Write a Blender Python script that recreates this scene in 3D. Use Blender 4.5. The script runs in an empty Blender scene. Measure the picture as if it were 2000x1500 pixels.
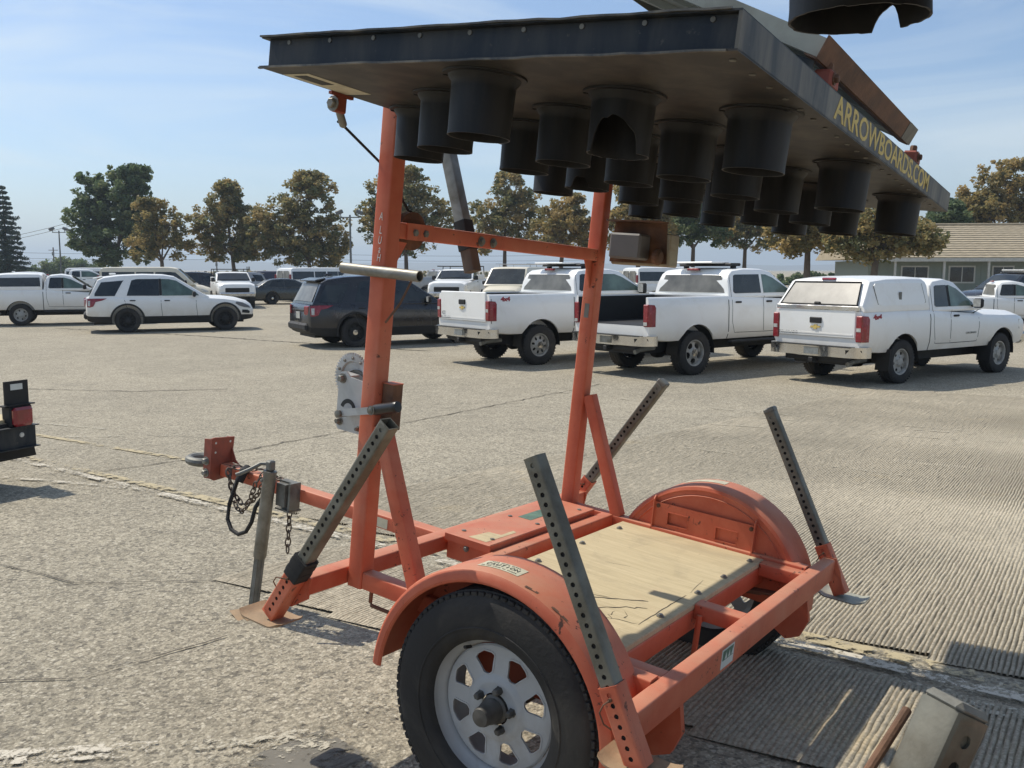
import bpy, bmesh, math, random
import numpy as np
from mathutils import Vector, Matrix
R = math.radians
PI = math.pi
random.seed(11)
rng = np.random.default_rng(5)
sc = bpy.context.scene
COL = sc.collection

# ------------------------------------------------------------------ camera
CAM_H = 1.5
cam_d = bpy.data.cameras.new('camera')
cam = bpy.data.objects.new('camera', cam_d)
COL.objects.link(cam)
cam.location = (0, 0, CAM_H)
cam.rotation_euler = (R(90 - 7.0117), 0, 0)
cam_d.sensor_width = 36.0
cam_d.lens = 1813.14 / 2000 * 36.0
cam_d.clip_start = 0.02
cam_d.clip_end = 20000
sc.camera = cam

# ------------------------------------------------------------------ world, sun, exposure
SUN_EL, SUN_AZ = 54.6, 146.5            # azimuth measured from +X towards +Y
world = bpy.data.worlds.new('World')
sc.world = world
world.use_nodes = True
wn = world.node_tree.nodes
wl = world.node_tree.links
wn.clear()
w_out = wn.new('ShaderNodeOutputWorld')
w_bg = wn.new('ShaderNodeBackground')
w_sky = wn.new('ShaderNodeTexSky')
w_sky.sky_type = 'NISHITA'
w_sky.sun_disc = False
w_sky.sun_elevation = R(SUN_EL)
w_sky.sun_rotation = R(90 - SUN_AZ)
w_sky.altitude = 30
w_sky.air_density = 1.0
w_sky.dust_density = 0.8
w_sky.ozone_density = 4.0
w_bg.inputs['Strength'].default_value = 0.116
# thin cirrus: streaky noise on the sky direction, all round the dome
w_tc = wn.new('ShaderNodeTexCoord')
w_map = wn.new('ShaderNodeMapping')
w_map.inputs['Rotation'].default_value = (R(8), R(14), R(25))
w_map.inputs['Scale'].default_value = (1.1, 2.2, 7.5)
w_n1 = wn.new('ShaderNodeTexNoise')
w_n1.inputs['Scale'].default_value = 1.5
w_n1.inputs['Detail'].default_value = 9
w_n1.inputs['Roughness'].default_value = 0.55
w_n1.inputs['Distortion'].default_value = 0.9
w_r1 = wn.new('ShaderNodeValToRGB')
w_r1.color_ramp.elements[0].position = 0.44
w_r1.color_ramp.elements[0].color = (0, 0, 0, 1)
w_r1.color_ramp.elements[1].position = 0.70
w_r1.color_ramp.elements[1].color = (1, 1, 1, 1)
w_mul = wn.new('ShaderNodeMath'); w_mul.operation = 'MULTIPLY'; w_mul.inputs[1].default_value = 0.50
w_mix = wn.new('ShaderNodeMix'); w_mix.data_type = 'RGBA'
w_mix.inputs['B'].default_value = (6.6, 7.1, 7.1, 1)
wl.new(w_tc.outputs['Generated'], w_map.inputs['Vector'])
wl.new(w_map.outputs['Vector'], w_n1.inputs['Vector'])
wl.new(w_n1.outputs['Fac'], w_r1.inputs['Fac'])
wl.new(w_r1.outputs['Color'], w_mul.inputs[0])
wl.new(w_mul.outputs[0], w_mix.inputs['Factor'])
wl.new(w_sky.outputs['Color'], w_mix.inputs['A'])
wl.new(w_mix.outputs['Result'], w_bg.inputs['Color'])
wl.new(w_bg.outputs['Background'], w_out.inputs['Surface'])

sun_d = bpy.data.lights.new('sun', 'SUN')
sun_d.energy = 3.8
sun_d.angle = R(0.53)
sun_d.color = (1.0, 0.93, 0.81)
sun = bpy.data.objects.new('sun', sun_d)
COL.objects.link(sun)
_sd = Vector((math.cos(R(SUN_EL)) * math.cos(R(SUN_AZ)), math.cos(R(SUN_EL)) * math.sin(R(SUN_AZ)), math.sin(R(SUN_EL))))
sun.rotation_euler = (-_sd).to_track_quat('-Z', 'Y').to_euler()
sun.location = _sd * 60

sc.view_settings.view_transform = 'Standard'
sc.view_settings.look = 'None'
sc.view_settings.exposure = 0.28
sc.view_settings.gamma = 1.0
sc.view_settings.use_curve_mapping = False

# ------------------------------------------------------------------ the lie of the lot: falls away from the camera, then level
def gz(y):
    if y < 2.0: return 0.036
    if y < 11: return -0.04 * (y - 2.9)
    t = min((y - 11) / 5.0, 1.0)
    return -0.04 * 8.1 - 0.2 * (t - t * t / 2)
FAR_Z = gz(50)

# ------------------------------------------------------------------ tags
def tag(o, label=None, cat=None, group=None, kind=None):
    if label: o['label'] = label
    if cat: o['category'] = cat
    if group: o['group'] = group
    if kind: o['kind'] = kind
    return o
def empty(name, M=None, loc=None, parent=None):
    o = bpy.data.objects.new(name, None)
    COL.objects.link(o)
    o.empty_display_size = 0.2
    if M is not None: o.matrix_world = M
    if loc is not None: o.location = loc
    if parent is not None: o.parent = parent
    return o
def kids(o): return [c for c in o.children]
def copy_tree(o, parent=None):
    c = o.copy()
    COL.objects.link(c)
    if parent is not None: c.parent = parent
    for ch in kids(o): copy_tree(ch, c)
    return c

# ------------------------------------------------------------------ materials
def _nt(name):
    m = bpy.data.materials.new(name)
    m.use_nodes = True
    n = m.node_tree.nodes; l = m.node_tree.links
    b = n['Principled BSDF']
    return m, n, l, b
def ramp(n, p0, c0, p1, c1):
    r = n.new('ShaderNodeValToRGB')
    e = r.color_ramp.elements
    e[0].position = p0; e[1].position = p1
    e[0].color = (*c0, 1) if len(c0) == 3 else c0
    e[1].color = (*c1, 1) if len(c1) == 3 else c1
    return r
def noise(n, l, vec, scale, detail=4, rough=0.55, dist=0.0):
    t = n.new('ShaderNodeTexNoise')
    t.inputs['Scale'].default_value = scale
    t.inputs['Detail'].default_value = detail
    t.inputs['Roughness'].default_value = rough
    t.inputs['Distortion'].default_value = dist
    if vec is not None: l.new(vec, t.inputs['Vector'])
    return t
def mixc(n, l, fac, a, b):
    m = n.new('ShaderNodeMix'); m.data_type = 'RGBA'
    for k, v in (('Factor', fac), ('A', a), ('B', b)):
        if isinstance(v, bpy.types.NodeSocket): l.new(v, m.inputs[k])
        elif k == 'Factor': m.inputs[k].default_value = v
        else: m.inputs[k].default_value = (*v, 1)
    return m.outputs['Result']
def math_(n, l, op, a, b=0.0, clamp=False):
    m = n.new('ShaderNodeMath'); m.operation = op; m.use_clamp = clamp
    for k, v in ((0, a), (1, b)):
        if isinstance(v, bpy.types.NodeSocket): l.new(v, m.inputs[k])
        else: m.inputs[k].default_value = v
    return m.outputs[0]
def bump(n, l, b, h, strength, dist=0.01):
    k = n.new('ShaderNodeBump')
    k.inputs['Strength'].default_value = strength
    k.inputs['Distance'].default_value = dist
    l.new(h, k.inputs['Height'])
    l.new(k.outputs['Normal'], b.inputs['Normal'])
    return k
def objvec(n): return n.new('ShaderNodeTexCoord').outputs['Object']

def m_plain(name, c, rough=0.6, metal=0.0, var=0.12, scale=9.0, bumpk=0.0, spec=0.5, coat=0.0, dirt=None, dirtp=(0.5, 0.75)):
    m, n, l, b = _nt(name)
    v = objvec(n)
    t = noise(n, l, v, scale, 6)
    lo = tuple(x * (1 - var) for x in c); hi = tuple(min(x * (1 + var), 1) for x in c)
    r = ramp(n, 0.3, lo, 0.7, hi); l.new(t.outputs['Fac'], r.inputs['Fac'])
    colr = r.outputs['Color']
    if dirt:
        t2 = noise(n, l, v, scale * 0.45, 8, 0.65, 0.6)
        r2 = ramp(n, dirtp[0], (0, 0, 0), dirtp[1], (1, 1, 1)); l.new(t2.outputs['Fac'], r2.inputs['Fac'])
        colr = mixc(n, l, r2.outputs['Color'], colr, dirt)
    l.new(colr, b.inputs['Base Color'])
    rr = ramp(n, 0.3, (max(rough - .08, .02),) * 3, 0.7, (min(rough + .1, 1),) * 3); l.new(t.outputs['Fac'], rr.inputs['Fac'])
    l.new(rr.outputs['Color'], b.inputs['Roughness'])
    b.inputs['Metallic'].default_value = metal
    b.inputs['Specular IOR Level'].default_value = spec
    b.inputs['Coat Weight'].default_value = coat
    b.inputs['Coat Roughness'].default_value = 0.12
    if bumpk:
        t3 = noise(n, l, v, scale * 12, 4)
        bump(n, l, b, t3.outputs['Fac'], bumpk, 0.004)
    return m

def m_orange(name='faded_orange_paint', dust=0.75):
    m, n, l, b = _nt(name)
    v = objvec(n)
    t = noise(n, l, v, 6.0, 6, 0.6)
    r = ramp(n, 0.28, (0.49, 0.095, 0.045), 0.72, (0.62, 0.17, 0.090)); l.new(t.outputs['Fac'], r.inputs['Fac'])
    # chalky dust lying on what faces up
    g = n.new('ShaderNodeNewGeometry'); sx = n.new('ShaderNodeSeparateXYZ'); l.new(g.outputs['Normal'], sx.inputs[0])
    up = n.new('ShaderNodeMapRange'); up.inputs['From Min'].default_value = 0.35; up.inputs['From Max'].default_value = 0.98
    l.new(sx.outputs['Z'], up.inputs['Value'])
    t2 = noise(n, l, v, 3.2, 9, 0.68, 0.5)
    r2 = ramp(n, 0.36, (0.22,) * 3, 0.66, (1, 1, 1)); l.new(t2.outputs['Fac'], r2.inputs['Fac'])
    f = math_(n, l, 'MULTIPLY', up.outputs['Result'], r2.outputs['Color']); f = math_(n, l, 'MULTIPLY', f, dust)
    c = mixc(n, l, f, r.outputs['Color'], (0.50, 0.30, 0.19))
    # sun-bleached blotches, grime runs, chips down to rust
    t6 = noise(n, l, v, 2.1, 7, 0.6, 0.8)
    r6 = ramp(n, 0.52, (0, 0, 0), 0.74, (0.55,) * 3); l.new(t6.outputs['Fac'], r6.inputs['Fac'])
    c = mixc(n, l, r6.outputs['Color'], c, (0.60, 0.27, 0.17))
    mp = n.new('ShaderNodeMapping'); mp.inputs['Scale'].default_value = (22, 22, 2.6); l.new(v, mp.inputs['Vector'])
    t7 = noise(n, l, mp.outputs['Vector'], 1.0, 8, 0.7, 0.3)
    r7 = ramp(n, 0.60, (0, 0, 0), 0.78, (0.55,) * 3); l.new(t7.outputs['Fac'], r7.inputs['Fac'])
    c = mixc(n, l, r7.outputs['Color'], c, (0.20, 0.075, 0.045))
    t3 = noise(n, l, v, 30.0, 9, 0.72, 0.4)
    t8 = noise(n, l, v, 4.0, 4, 0.6)
    s8 = math_(n, l, 'ADD', math_(n, l, 'MULTIPLY', t3.outputs['Fac'], .72), math_(n, l, 'MULTIPLY', t8.outputs['Fac'], .28))
    r3 = ramp(n, 0.605, (0, 0, 0), 0.63, (1, 1, 1)); l.new(s8, r3.inputs['Fac'])
    c = mixc(n, l, r3.outputs['Color'], c, (0.095, 0.042, 0.028))
    l.new(c, b.inputs['Base Color'])
    b.inputs['Roughness'].default_value = 0.55
    b.inputs['Specular IOR Level'].default_value = 0.35
    t4 = noise(n, l, v, 90.0, 3)
    bump(n, l, b, t4.outputs['Fac'], 0.12, 0.002)
    return m

def m_ply(name='plywood_weathered'):
    m, n, l, b = _nt(name)
    v = objvec(n)
    mp = n.new('ShaderNodeMapping'); mp.inputs['Scale'].default_value = (3.2, 46, 10); l.new(v, mp.inputs['Vector'])
    g1 = noise(n, l, mp.outputs['Vector'], 1.0, 8, 0.65, 1.2)
    r = ramp(n, 0.30, (0.47, 0.385, 0.235), 0.70, (0.61, 0.51, 0.325)); l.new(g1.outputs['Fac'], r.inputs['Fac'])
    st = noise(n, l, v, 4.5, 9, 0.68, 0.9)
    r2 = ramp(n, 0.50, (0, 0, 0), 0.76, (0.7,) * 3); l.new(st.outputs['Fac'], r2.inputs['Fac'])
    c = mixc(n, l, r2.outputs['Color'], r.outputs['Color'], (0.36, 0.30, 0.20))
    ov = noise(n, l, v, 3.0, 7, 0.6, 0.6)
    r3 = ramp(n, 0.62, (0, 0, 0), 0.80, (0.6,) * 3); l.new(ov.outputs['Fac'], r3.inputs['Fac'])
    c = mixc(n, l, r3.outputs['Color'], c, (0.52, 0.27, 0.17))
    sp = noise(n, l, v, 60.0, 4, 0.7)
    r4 = ramp(n, 0.68, (0, 0, 0), 0.74, (0.6,) * 3); l.new(sp.outputs['Fac'], r4.inputs['Fac'])
    c = mixc(n, l, r4.outputs['Color'], c, (0.16, 0.12, 0.08))
    l.new(c, b.inputs['Base Color']); b.inputs['Roughness'].default_value = 0.88; b.inputs['Specular IOR Level'].default_value = 0.2
    bump(n, l, b, g1.outputs['Fac'], 0.35, 0.002)
    return m

def m_carpaint(name, c, film, rough=0.3):
    """gloss paint with a film of road dust low on the sides"""
    m, n, l, b = _nt(name)
    v = objvec(n)
    sx = n.new('ShaderNodeSeparateXYZ'); l.new(v, sx.inputs[0])
    t = noise(n, l, v, 2.6, 7, 0.65, 0.5)
    k = n.new('ShaderNodeMapRange'); k.inputs['From Min'].default_value = 1.05; k.inputs['From Max'].default_value = 0.45; l.new(sx.outputs['Z'], k.inputs['Value'])
    f = math_(n, l, 'MULTIPLY', k.outputs['Result'], t.outputs['Fac']); f = math_(n, l, 'MULTIPLY', f, 1.25, True)
    r = ramp(n, 0.5, (0, 0, 0), 0.85, (0.30,) * 3); l.new(t.outputs['Fac'], r.inputs['Fac'])
    f = math_(n, l, 'MAXIMUM', f, r.outputs['Color'])
    l.new(mixc(n, l, f, c, film), b.inputs['Base Color'])
    ro = n.new('ShaderNodeMapRange'); ro.inputs['To Min'].default_value = rough; ro.inputs['To Max'].default_value = 0.75; l.new(f, ro.inputs['Value']); l.new(ro.outputs['Result'], b.inputs['Roughness'])
    b.inputs['Coat Weight'].default_value = 0.35; b.inputs['Coat Roughness'].default_value = 0.1
    return m

def m_board(name, c=(0.017, 0.023, 0.032), dust=(0.20, 0.175, 0.135), amount=0.5, streak=True):
    m, n, l, b = _nt(name)
    v = objvec(n)
    mp = n.new('ShaderNodeMapping'); mp.inputs['Scale'].default_value = (5, 5, 1.2 if streak else 5)
    l.new(v, mp.inputs['Vector'])
    t = noise(n, l, mp.outputs['Vector'], 2.2, 9, 0.62, 0.4)
    r = ramp(n, 0.40, (0, 0, 0), 0.78, (amount,) * 3); l.new(t.outputs['Fac'], r.inputs['Fac'])
    c2 = mixc(n, l, r.outputs['Color'], c, dust)
    t2 = noise(n, l, v, 40, 6, 0.7)
    r2 = ramp(n, 0.62, (0, 0, 0), 0.70, (0.5,) * 3); l.new(t2.outputs['Fac'], r2.inputs['Fac'])
    c2 = mixc(n, l, r2.outputs['Color'], c2, tuple(x * .6 for x in dust))
    l.new(c2, b.inputs['Base Color'])
    b.inputs['Roughness'].default_value = 0.55
    b.inputs['Specular IOR Level'].default_value = 0.4
    return m

def m_leaf(name, cols, trans=0.46):
    """leaf colour picked leaf by leaf from the 'pick' attribute"""
    m, n, l, b = _nt(name)
    a = n.new('ShaderNodeAttribute'); a.attribute_name = 'pick'
    r = n.new('ShaderNodeValToRGB'); e = r.color_ramp.elements
    while len(e) < len(cols): e.new(0.5)
    for k, c in enumerate(cols):
        e[k].position = k / (len(cols) - 1); e[k].color = (*c, 1)
    l.new(a.outputs['Fac'], r.inputs['Fac'])
    l.new(r.outputs['Color'], b.inputs['Base Color'])
    b.inputs['Roughness'].default_value = 0.55
    b.inputs['Specular IOR Level'].default_value = 0.3
    tr = n.new('ShaderNodeBsdfTranslucent'); l.new(r.outputs['Color'], tr.inputs['Color'])
    mx = n.new('ShaderNodeMixShader'); mx.inputs['Fac'].default_value = trans
    out = n['Material Output']
    l.new(b.outputs['BSDF'], mx.inputs[1]); l.new(tr.outputs['BSDF'], mx.inputs[2]); l.new(mx.outputs['Shader'], out.inputs['Surface'])
    return m

def m_asphalt(name='weathered_asphalt'):
    m, n, l, b = _nt(name)
    v = objvec(n)
    big = noise(n, l, v, 0.22, 7, 0.6, 0.4)
    r = ramp(n, 0.32, (0.295, 0.264, 0.200), 0.68, (0.385, 0.342, 0.258)); l.new(big.outputs['Fac'], r.inputs['Fac'])
    mid = noise(n, l, v, 3.0, 8, 0.65, 0.2)
    rm = ramp(n, 0.3, (0.88,) * 3, 0.7, (1.10,) * 3); l.new(mid.outputs['Fac'], rm.inputs['Fac'])
    mm = n.new('ShaderNodeMix'); mm.data_type = 'RGBA'; mm.blend_type = 'MULTIPLY'; mm.inputs['Factor'].default_value = 1
    l.new(r.outputs['Color'], mm.inputs['A']); l.new(rm.outputs['Color'], mm.inputs['B'])
    c = mm.outputs['Result']
    # aggregate: stone cells of two sizes
    w = noise(n, l, v, 35, 2); 
    for sc_, thr, st in ((95.0, 0.80, 0.9), (46.0, 0.90, 0.95)):
        vo = n.new('ShaderNodeTexVoronoi'); vo.inputs['Scale'].default_value = sc_; l.new(v, vo.inputs['Vector'])
        sp = n.new('ShaderNodeSeparateColor'); l.new(vo.outputs['Color'], sp.inputs['Color'])
        tone = ramp(n, 0.0, (0.70,) * 3, 1.0, (1.28,) * 3); l.new(sp.outputs['Green'], tone.inputs['Fac'])
        m2 = n.new('ShaderNodeMix'); m2.data_type = 'RGBA'; m2.blend_type = 'MULTIPLY'; m2.inputs['Factor'].default_value = 0.8
        l.new(c, m2.inputs['A']); l.new(tone.outputs['Color'], m2.inputs['B']); c = m2.outputs['Result']
        pick = math_(n, l, 'GREATER_THAN', sp.outputs['Red'], thr)
        near = math_(n, l, 'LESS_THAN', vo.outputs['Distance'], 0.42)
        f = math_(n, l, 'MULTIPLY', pick, near); f = math_(n, l, 'MULTIPLY', f, st * 0.62)
        c = mixc(n, l, f, c, (0.60, 0.55, 0.44))
        dk = math_(n, l, 'LESS_THAN', sp.outputs['Blue'], 0.10)
        f2 = math_(n, l, 'MULTIPLY', dk, 0.5)
        c = mixc(n, l, f2, c, (0.085, 0.078, 0.066))
    stain = noise(n, l, v, 0.55, 9, 0.7, 1.2)
    rs = ramp(n, 0.60, (0, 0, 0), 0.80, (0.55,) * 3); l.new(stain.outputs['Fac'], rs.inputs['Fac'])
    c = mixc(n, l, rs.outputs['Color'], c, (0.105, 0.098, 0.084))
    l.new(c, b.inputs['Base Color'])
    b.inputs['Roughness'].default_value = 0.9
    b.inputs['Specular IOR Level'].default_value = 0.25
    vo2 = n.new('ShaderNodeTexVoronoi'); vo2.inputs['Scale'].default_value = 70; l.new(v, vo2.inputs['Vector'])
    t5 = noise(n, l, v, 130, 4, 0.7)
    h = math_(n, l, 'ADD', vo2.outputs['Distance'], t5.outputs['Fac'])
    t6 = noise(n, l, v, 18, 5, 0.6); h = math_(n, l, 'ADD', h, t6.outputs['Fac'])
    bump(n, l, b, h, 0.62, 0.010)
    return m

def m_milled(name='milled_concrete'):
    m, n, l, b = _nt(name)
    v = objvec(n)
    big = noise(n, l, v, 0.5, 7, 0.6, 0.4)
    r = ramp(n, 0.32, (0.33, 0.292, 0.222), 0.68, (0.45, 0.396, 0.298)); l.new(big.outputs['Fac'], r.inputs['Fac'])
    yl = noise(n, l, v, 1.1, 7, 0.65, 0.8)
    ry = ramp(n, 0.60, (0, 0, 0), 0.76, (0.6,) * 3); l.new(yl.outputs['Fac'], ry.inputs['Fac'])
    c = mixc(n, l, ry.outputs['Color'], r.outputs['Color'], (0.50, 0.40, 0.235))
    vo = n.new('ShaderNodeTexVoronoi'); vo.inputs['Scale'].default_value = 85; l.new(v, vo.inputs['Vector'])
    sp = n.new('ShaderNodeSeparateColor'); l.new(vo.outputs['Color'], sp.inputs['Color'])
    tone = ramp(n, 0.0, (0.74,) * 3, 1.0, (1.24,) * 3); l.new(sp.outputs['Green'], tone.inputs['Fac'])
    m2 = n.new('ShaderNodeMix'); m2.data_type = 'RGBA'; m2.blend_type = 'MULTIPLY'; m2.inputs['Factor'].default_value = 0.9
    l.new(c, m2.inputs['A']); l.new(tone.outputs['Color'], m2.inputs['B'])
    l.new(m2.outputs['Result'], b.inputs['Base Color'])
    b.inputs['Roughness'].default_value = 0.92
    b.inputs['Specular IOR Level'].default_value = 0.2
    t5 = noise(n, l, v, 95, 5, 0.7)
    bump(n, l, b, t5.outputs['Fac'], 0.6, 0.008)
    return m

def m_worn(name, c, keep=0.5, scale=14.0):
    """road paint worn through in flakes: bare pavement shows where it is gone"""
    m, n, l, b = _nt(name)
    v = objvec(n)
    t = noise(n, l, v, scale, 9, 0.72, 0.4)
    t2 = noise(n, l, v, scale * .12, 5, 0.6)
    s = math_(n, l, 'ADD', math_(n, l, 'MULTIPLY', t.outputs['Fac'], .6), math_(n, l, 'MULTIPLY', t2.outputs['Fac'], .4))
    r = ramp(n, 0.5 + (0.5 - keep) * .3 - .02, (0, 0, 0), 0.5 + (0.5 - keep) * .3 + .03, (1, 1, 1)); l.new(s, r.inputs['Fac'])
    l.new(ramp_col(n, l, t, c), b.inputs['Base Color'])
    b.inputs['Roughness'].default_value = 0.85
    tr = n.new('ShaderNodeBsdfTransparent')
    mx = n.new('ShaderNodeMixShader')
    l.new(r.outputs['Color'], mx.inputs['Fac']); l.new(tr.outputs['BSDF'], mx.inputs[1]); l.new(b.outputs['BSDF'], mx.inputs[2])
    l.new(mx.outputs['Shader'], n['Material Output'].inputs['Surface'])
    return m
def ramp_col(n, l, t, c):
    r = ramp(n, 0.3, tuple(x * .8 for x in c), 0.7, c); l.new(t.outputs['Fac'], r.inputs['Fac'])
    return r.outputs['Color']

def m_glass(name, c=(0.012, 0.015, 0.015), rough=0.06):
    m, n, l, b = _nt(name)
    v = objvec(n)
    t = noise(n, l, v, 2.5, 4)
    r = ramp(n, 0.35, c, 0.7, tuple(x * 2.2 + .004 for x in c)); l.new(t.outputs['Fac'], r.inputs['Fac'])
    l.new(r.outputs['Color'], b.inputs['Base Color'])
    b.inputs['Roughness'].default_value = rough
    b.inputs['Specular IOR Level'].default_value = 0.65
    return m

MT = dict(
    orange=m_orange(),
    orange_dk=m_orange('orange_paint_clean', 0.25),
    orange_brown=m_plain('rusty_shaded_orange_paint', (0.30, 0.075, 0.045), 0.65, 0, 0.25, 12, 0.1, dirt=(0.12, 0.06, 0.045)),  # darker orange: rust, and on the hitch plate its shade too
    board=m_board('board_black_paint', (0.009, 0.015, 0.022), amount=0.25),
    board_face=m_board('board_face_dusty', (0.020, 0.020, 0.020), (0.12, 0.104, 0.08), 0.6, False),
    board_edge=m_board('board_edge_weathered', (0.040, 0.045, 0.048), (0.26, 0.235, 0.18), 0.9),
    hood=m_board('hood_plastic', (0.0055, 0.0065, 0.008), (0.055, 0.048, 0.038), 0.50, True),
    galv=m_plain('galvanized_steel', (0.27, 0.265, 0.235), 0.5, 0.5, 0.25, 14, 0.1, dirt=(0.12, 0.105, 0.075), dirtp=(0.42, 0.72)),
    leg=m_plain('perforated_tube_dull', (0.205, 0.20, 0.165), 0.5, 0.45, 0.3, 9, 0.1, dirt=(0.085, 0.072, 0.05), dirtp=(0.42, 0.7)),
    galv_dk=m_plain('dull_steel', (0.20, 0.20, 0.18), 0.6, 0.4, 0.3, 16, 0.15, dirt=(0.09, 0.075, 0.055)),
    zinc=m_plain('zinc_plate', (0.46, 0.47, 0.46), 0.48, 0.35, 0.15, 12, dirt=(0.25, 0.23, 0.20)),
    dark_in=m_plain('inside_shade', (0.012, 0.011, 0.010), 0.9),  # near-black puts the shade inside hollow parts into the colour
    rubber=m_plain('black_rubber', (0.016, 0.016, 0.016), 0.75, 0, 0.3, 20, 0.2),
    tyre=m_plain('tyre_rubber', (0.022, 0.021, 0.020), 0.82, 0, 0.35, 7, 0.35, dirt=(0.085, 0.075, 0.06), dirtp=(0.45, 0.8)),
    tyre_far=m_plain('tyre_rubber_road', (0.026, 0.025, 0.024), 0.85, 0, 0.3, 7, 0.2, dirt=(0.07, 0.062, 0.05)),
    rim=m_plain('wheel_white_paint', (0.40, 0.41, 0.41), 0.42, 0, 0.12, 8, 0, dirt=(0.25, 0.20, 0.15), dirtp=(0.52, 0.8)),
    foot=m_plain('foot_dusty_rust', (0.34, 0.235, 0.14), 0.8, 0, 0.25, 14, 0.3, dirt=(0.17, 0.09, 0.05), dirtp=(0.5, 0.75)),
    rust=m_plain('rusty_steel', (0.16, 0.085, 0.05), 0.8, 0.1, 0.4, 12, 0.4, dirt=(0.06, 0.04, 0.03)),
    chain=m_plain('chain_steel', (0.13, 0.105, 0.085), 0.55, 0.6, 0.35, 30),
    ply=m_ply(),
    crack=m_plain('crack_dark', (0.06, 0.05, 0.035), 0.9),
    decal=m_plain('decal_cream', (0.55, 0.52, 0.38), 0.6, 0, 0.12, 25, 0, dirt=(0.34, 0.32, 0.24), dirtp=(0.5, 0.7)),
    decal_w=m_plain('decal_white', (0.60, 0.62, 0.58), 0.55),
    green=m_plain('decal_green', (0.10, 0.17, 0.12), 0.6, 0, 0.3, 30),
    ink=m_plain('print_black', (0.03, 0.032, 0.03), 0.7),
    gold=m_plain('letters_yellow', (0.62, 0.46, 0.13), 0.6, 0, 0.25, 40),
    marker=m_plain('paint_marker_white', (0.72, 0.68, 0.62), 0.7),
    grip=m_plain('grip_black', (0.012, 0.012, 0.012), 0.35),
    hub=m_plain('hub_grease_cap', (0.10, 0.095, 0.085), 0.55, 0.3, 0.4, 20),
    solar=m_plain('weathered_alloy_panel', (0.34, 0.34, 0.28), 0.6, 0.1, 0.2, 6, 0, dirt=(0.20, 0.19, 0.15)),
    beige=m_plain('box_beige', (0.36, 0.32, 0.23), 0.65, 0, 0.15, 10, dirt=(0.20, 0.16, 0.11)),
    boxgrey=m_plain('box_grey', (0.155, 0.15, 0.145), 0.6, 0, 0.12, 10),
    asphalt=m_asphalt(),
    patch=m_worn('asphalt_patch', (0.17, 0.157, 0.128), 0.66, 5.0),
    milled=m_milled(),
    wline=m_worn('worn_white_paint', (0.58, 0.53, 0.43), 0.46, 34.0),
    wfaint=m_worn('worn_white_paint_faint', (0.50, 0.46, 0.36), 0.34, 34.0),
    yline=m_worn('worn_yellow_paint', (0.46, 0.385, 0.235), 0.52),
    seam=m_worn('pale_seam', (0.42, 0.38, 0.29), 0.42, 8.0),
    # vehicles
    white=m_carpaint('car_white_paint', (0.87, 0.87, 0.84), (0.55, 0.48, 0.37)),
    cream=m_plain('car_cream_paint', (0.70, 0.64, 0.50), 0.4, 0, 0.04, 1.5, 0, coat=0.3),
    black=m_plain('car_black_paint', (0.007, 0.008, 0.012), 0.25, 0, 0.2, 1.5, 0, coat=0.6, dirt=(0.022, 0.021, 0.02), dirtp=(0.6, 0.95)),
    dkgreen=m_plain('car_dark_green_paint', (0.016, 0.022, 0.022), 0.25, 0, 0.2, 1.5, 0, coat=0.8),
    silver=m_plain('car_silver_paint', (0.34, 0.35, 0.36), 0.35, 0.3, 0.1, 1.5, 0, coat=0.5),
    trim=m_plain('black_trim', (0.012, 0.012, 0.012), 0.65, 0, 0.2, 8),
    seamc=m_plain('door_gap', (0.06, 0.06, 0.058), 0.8),
    chrome=m_plain('chrome', (0.62, 0.61, 0.58), 0.14, 0.9, 0.06, 4, 0, dirt=(0.42, 0.37, 0.28), dirtp=(0.6, 0.9)),
    steelrim=m_plain('steel_wheel', (0.40, 0.39, 0.36), 0.5, 0.25, 0.15, 12, dirt=(0.22, 0.19, 0.15)),
    glass=m_glass('dark_glass'),
    glass_l=m_glass('clear_green_glass', (0.055, 0.085, 0.072), 0.05),
    glass_d=m_glass('dusty_glass', (0.11, 0.105, 0.09), 0.3),
    red=m_plain('red_lens', (0.24, 0.010, 0.018), 0.22, 0, 0.25, 12, coat=0.6),
    lens=m_plain('clear_lens', (0.50, 0.50, 0.47), 0.2, 0.1, 0.2, 20, coat=0.6),
    redtxt=m_plain('badge_red', (0.30, 0.02, 0.03), 0.5),
    plate=m_plain('license_plate', (0.42, 0.42, 0.38), 0.5, 0, 0.2, 20),
    blue=m_plain('blue_tarp', (0.03, 0.05, 0.12), 0.7),
    pole=m_plain('lamp_pole_grey', (0.12, 0.13, 0.13), 0.6),
    wood=m_plain('utility_pole_wood', (0.12, 0.09, 0.07), 0.9),
    bark=m_plain('bark', (0.13, 0.10, 0.075), 0.95, 0, 0.35, 3),
    wall=m_plain('grey_green_siding', (0.22, 0.25, 0.21), 0.8, 0, 0.06, 1.5),
    wtrim=m_plain('fascia_paint', (0.50, 0.49, 0.44), 0.7),
    tile=m_plain('roof_tile_tan', (0.37, 0.31, 0.215), 0.85, 0, 0.14, 2.5, 0.2),
    hill=m_plain('dry_hills', (0.16, 0.14, 0.09), 0.95, 0, 0.25, 0.004),
    leaf_green=m_leaf('leaves_green', [(0.050, 0.084, 0.045), (0.101, 0.151, 0.068), (0.161, 0.211, 0.093), (0.254, 0.270, 0.127)]),
    leaf_mix=m_leaf('leaves_turning', [(0.088, 0.115, 0.056), (0.181, 0.194, 0.090), (0.306, 0.256, 0.110), (0.463, 0.338, 0.138)]),
    leaf_brown=m_leaf('leaves_brown', [(0.132, 0.136, 0.060), (0.259, 0.224, 0.092), (0.391, 0.287, 0.109), (0.529, 0.391, 0.172)]),
    needle=m_leaf('needles', [(0.029, 0.049, 0.040), (0.051, 0.081, 0.058), (0.082, 0.113, 0.081)], 0.08),
)

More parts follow.
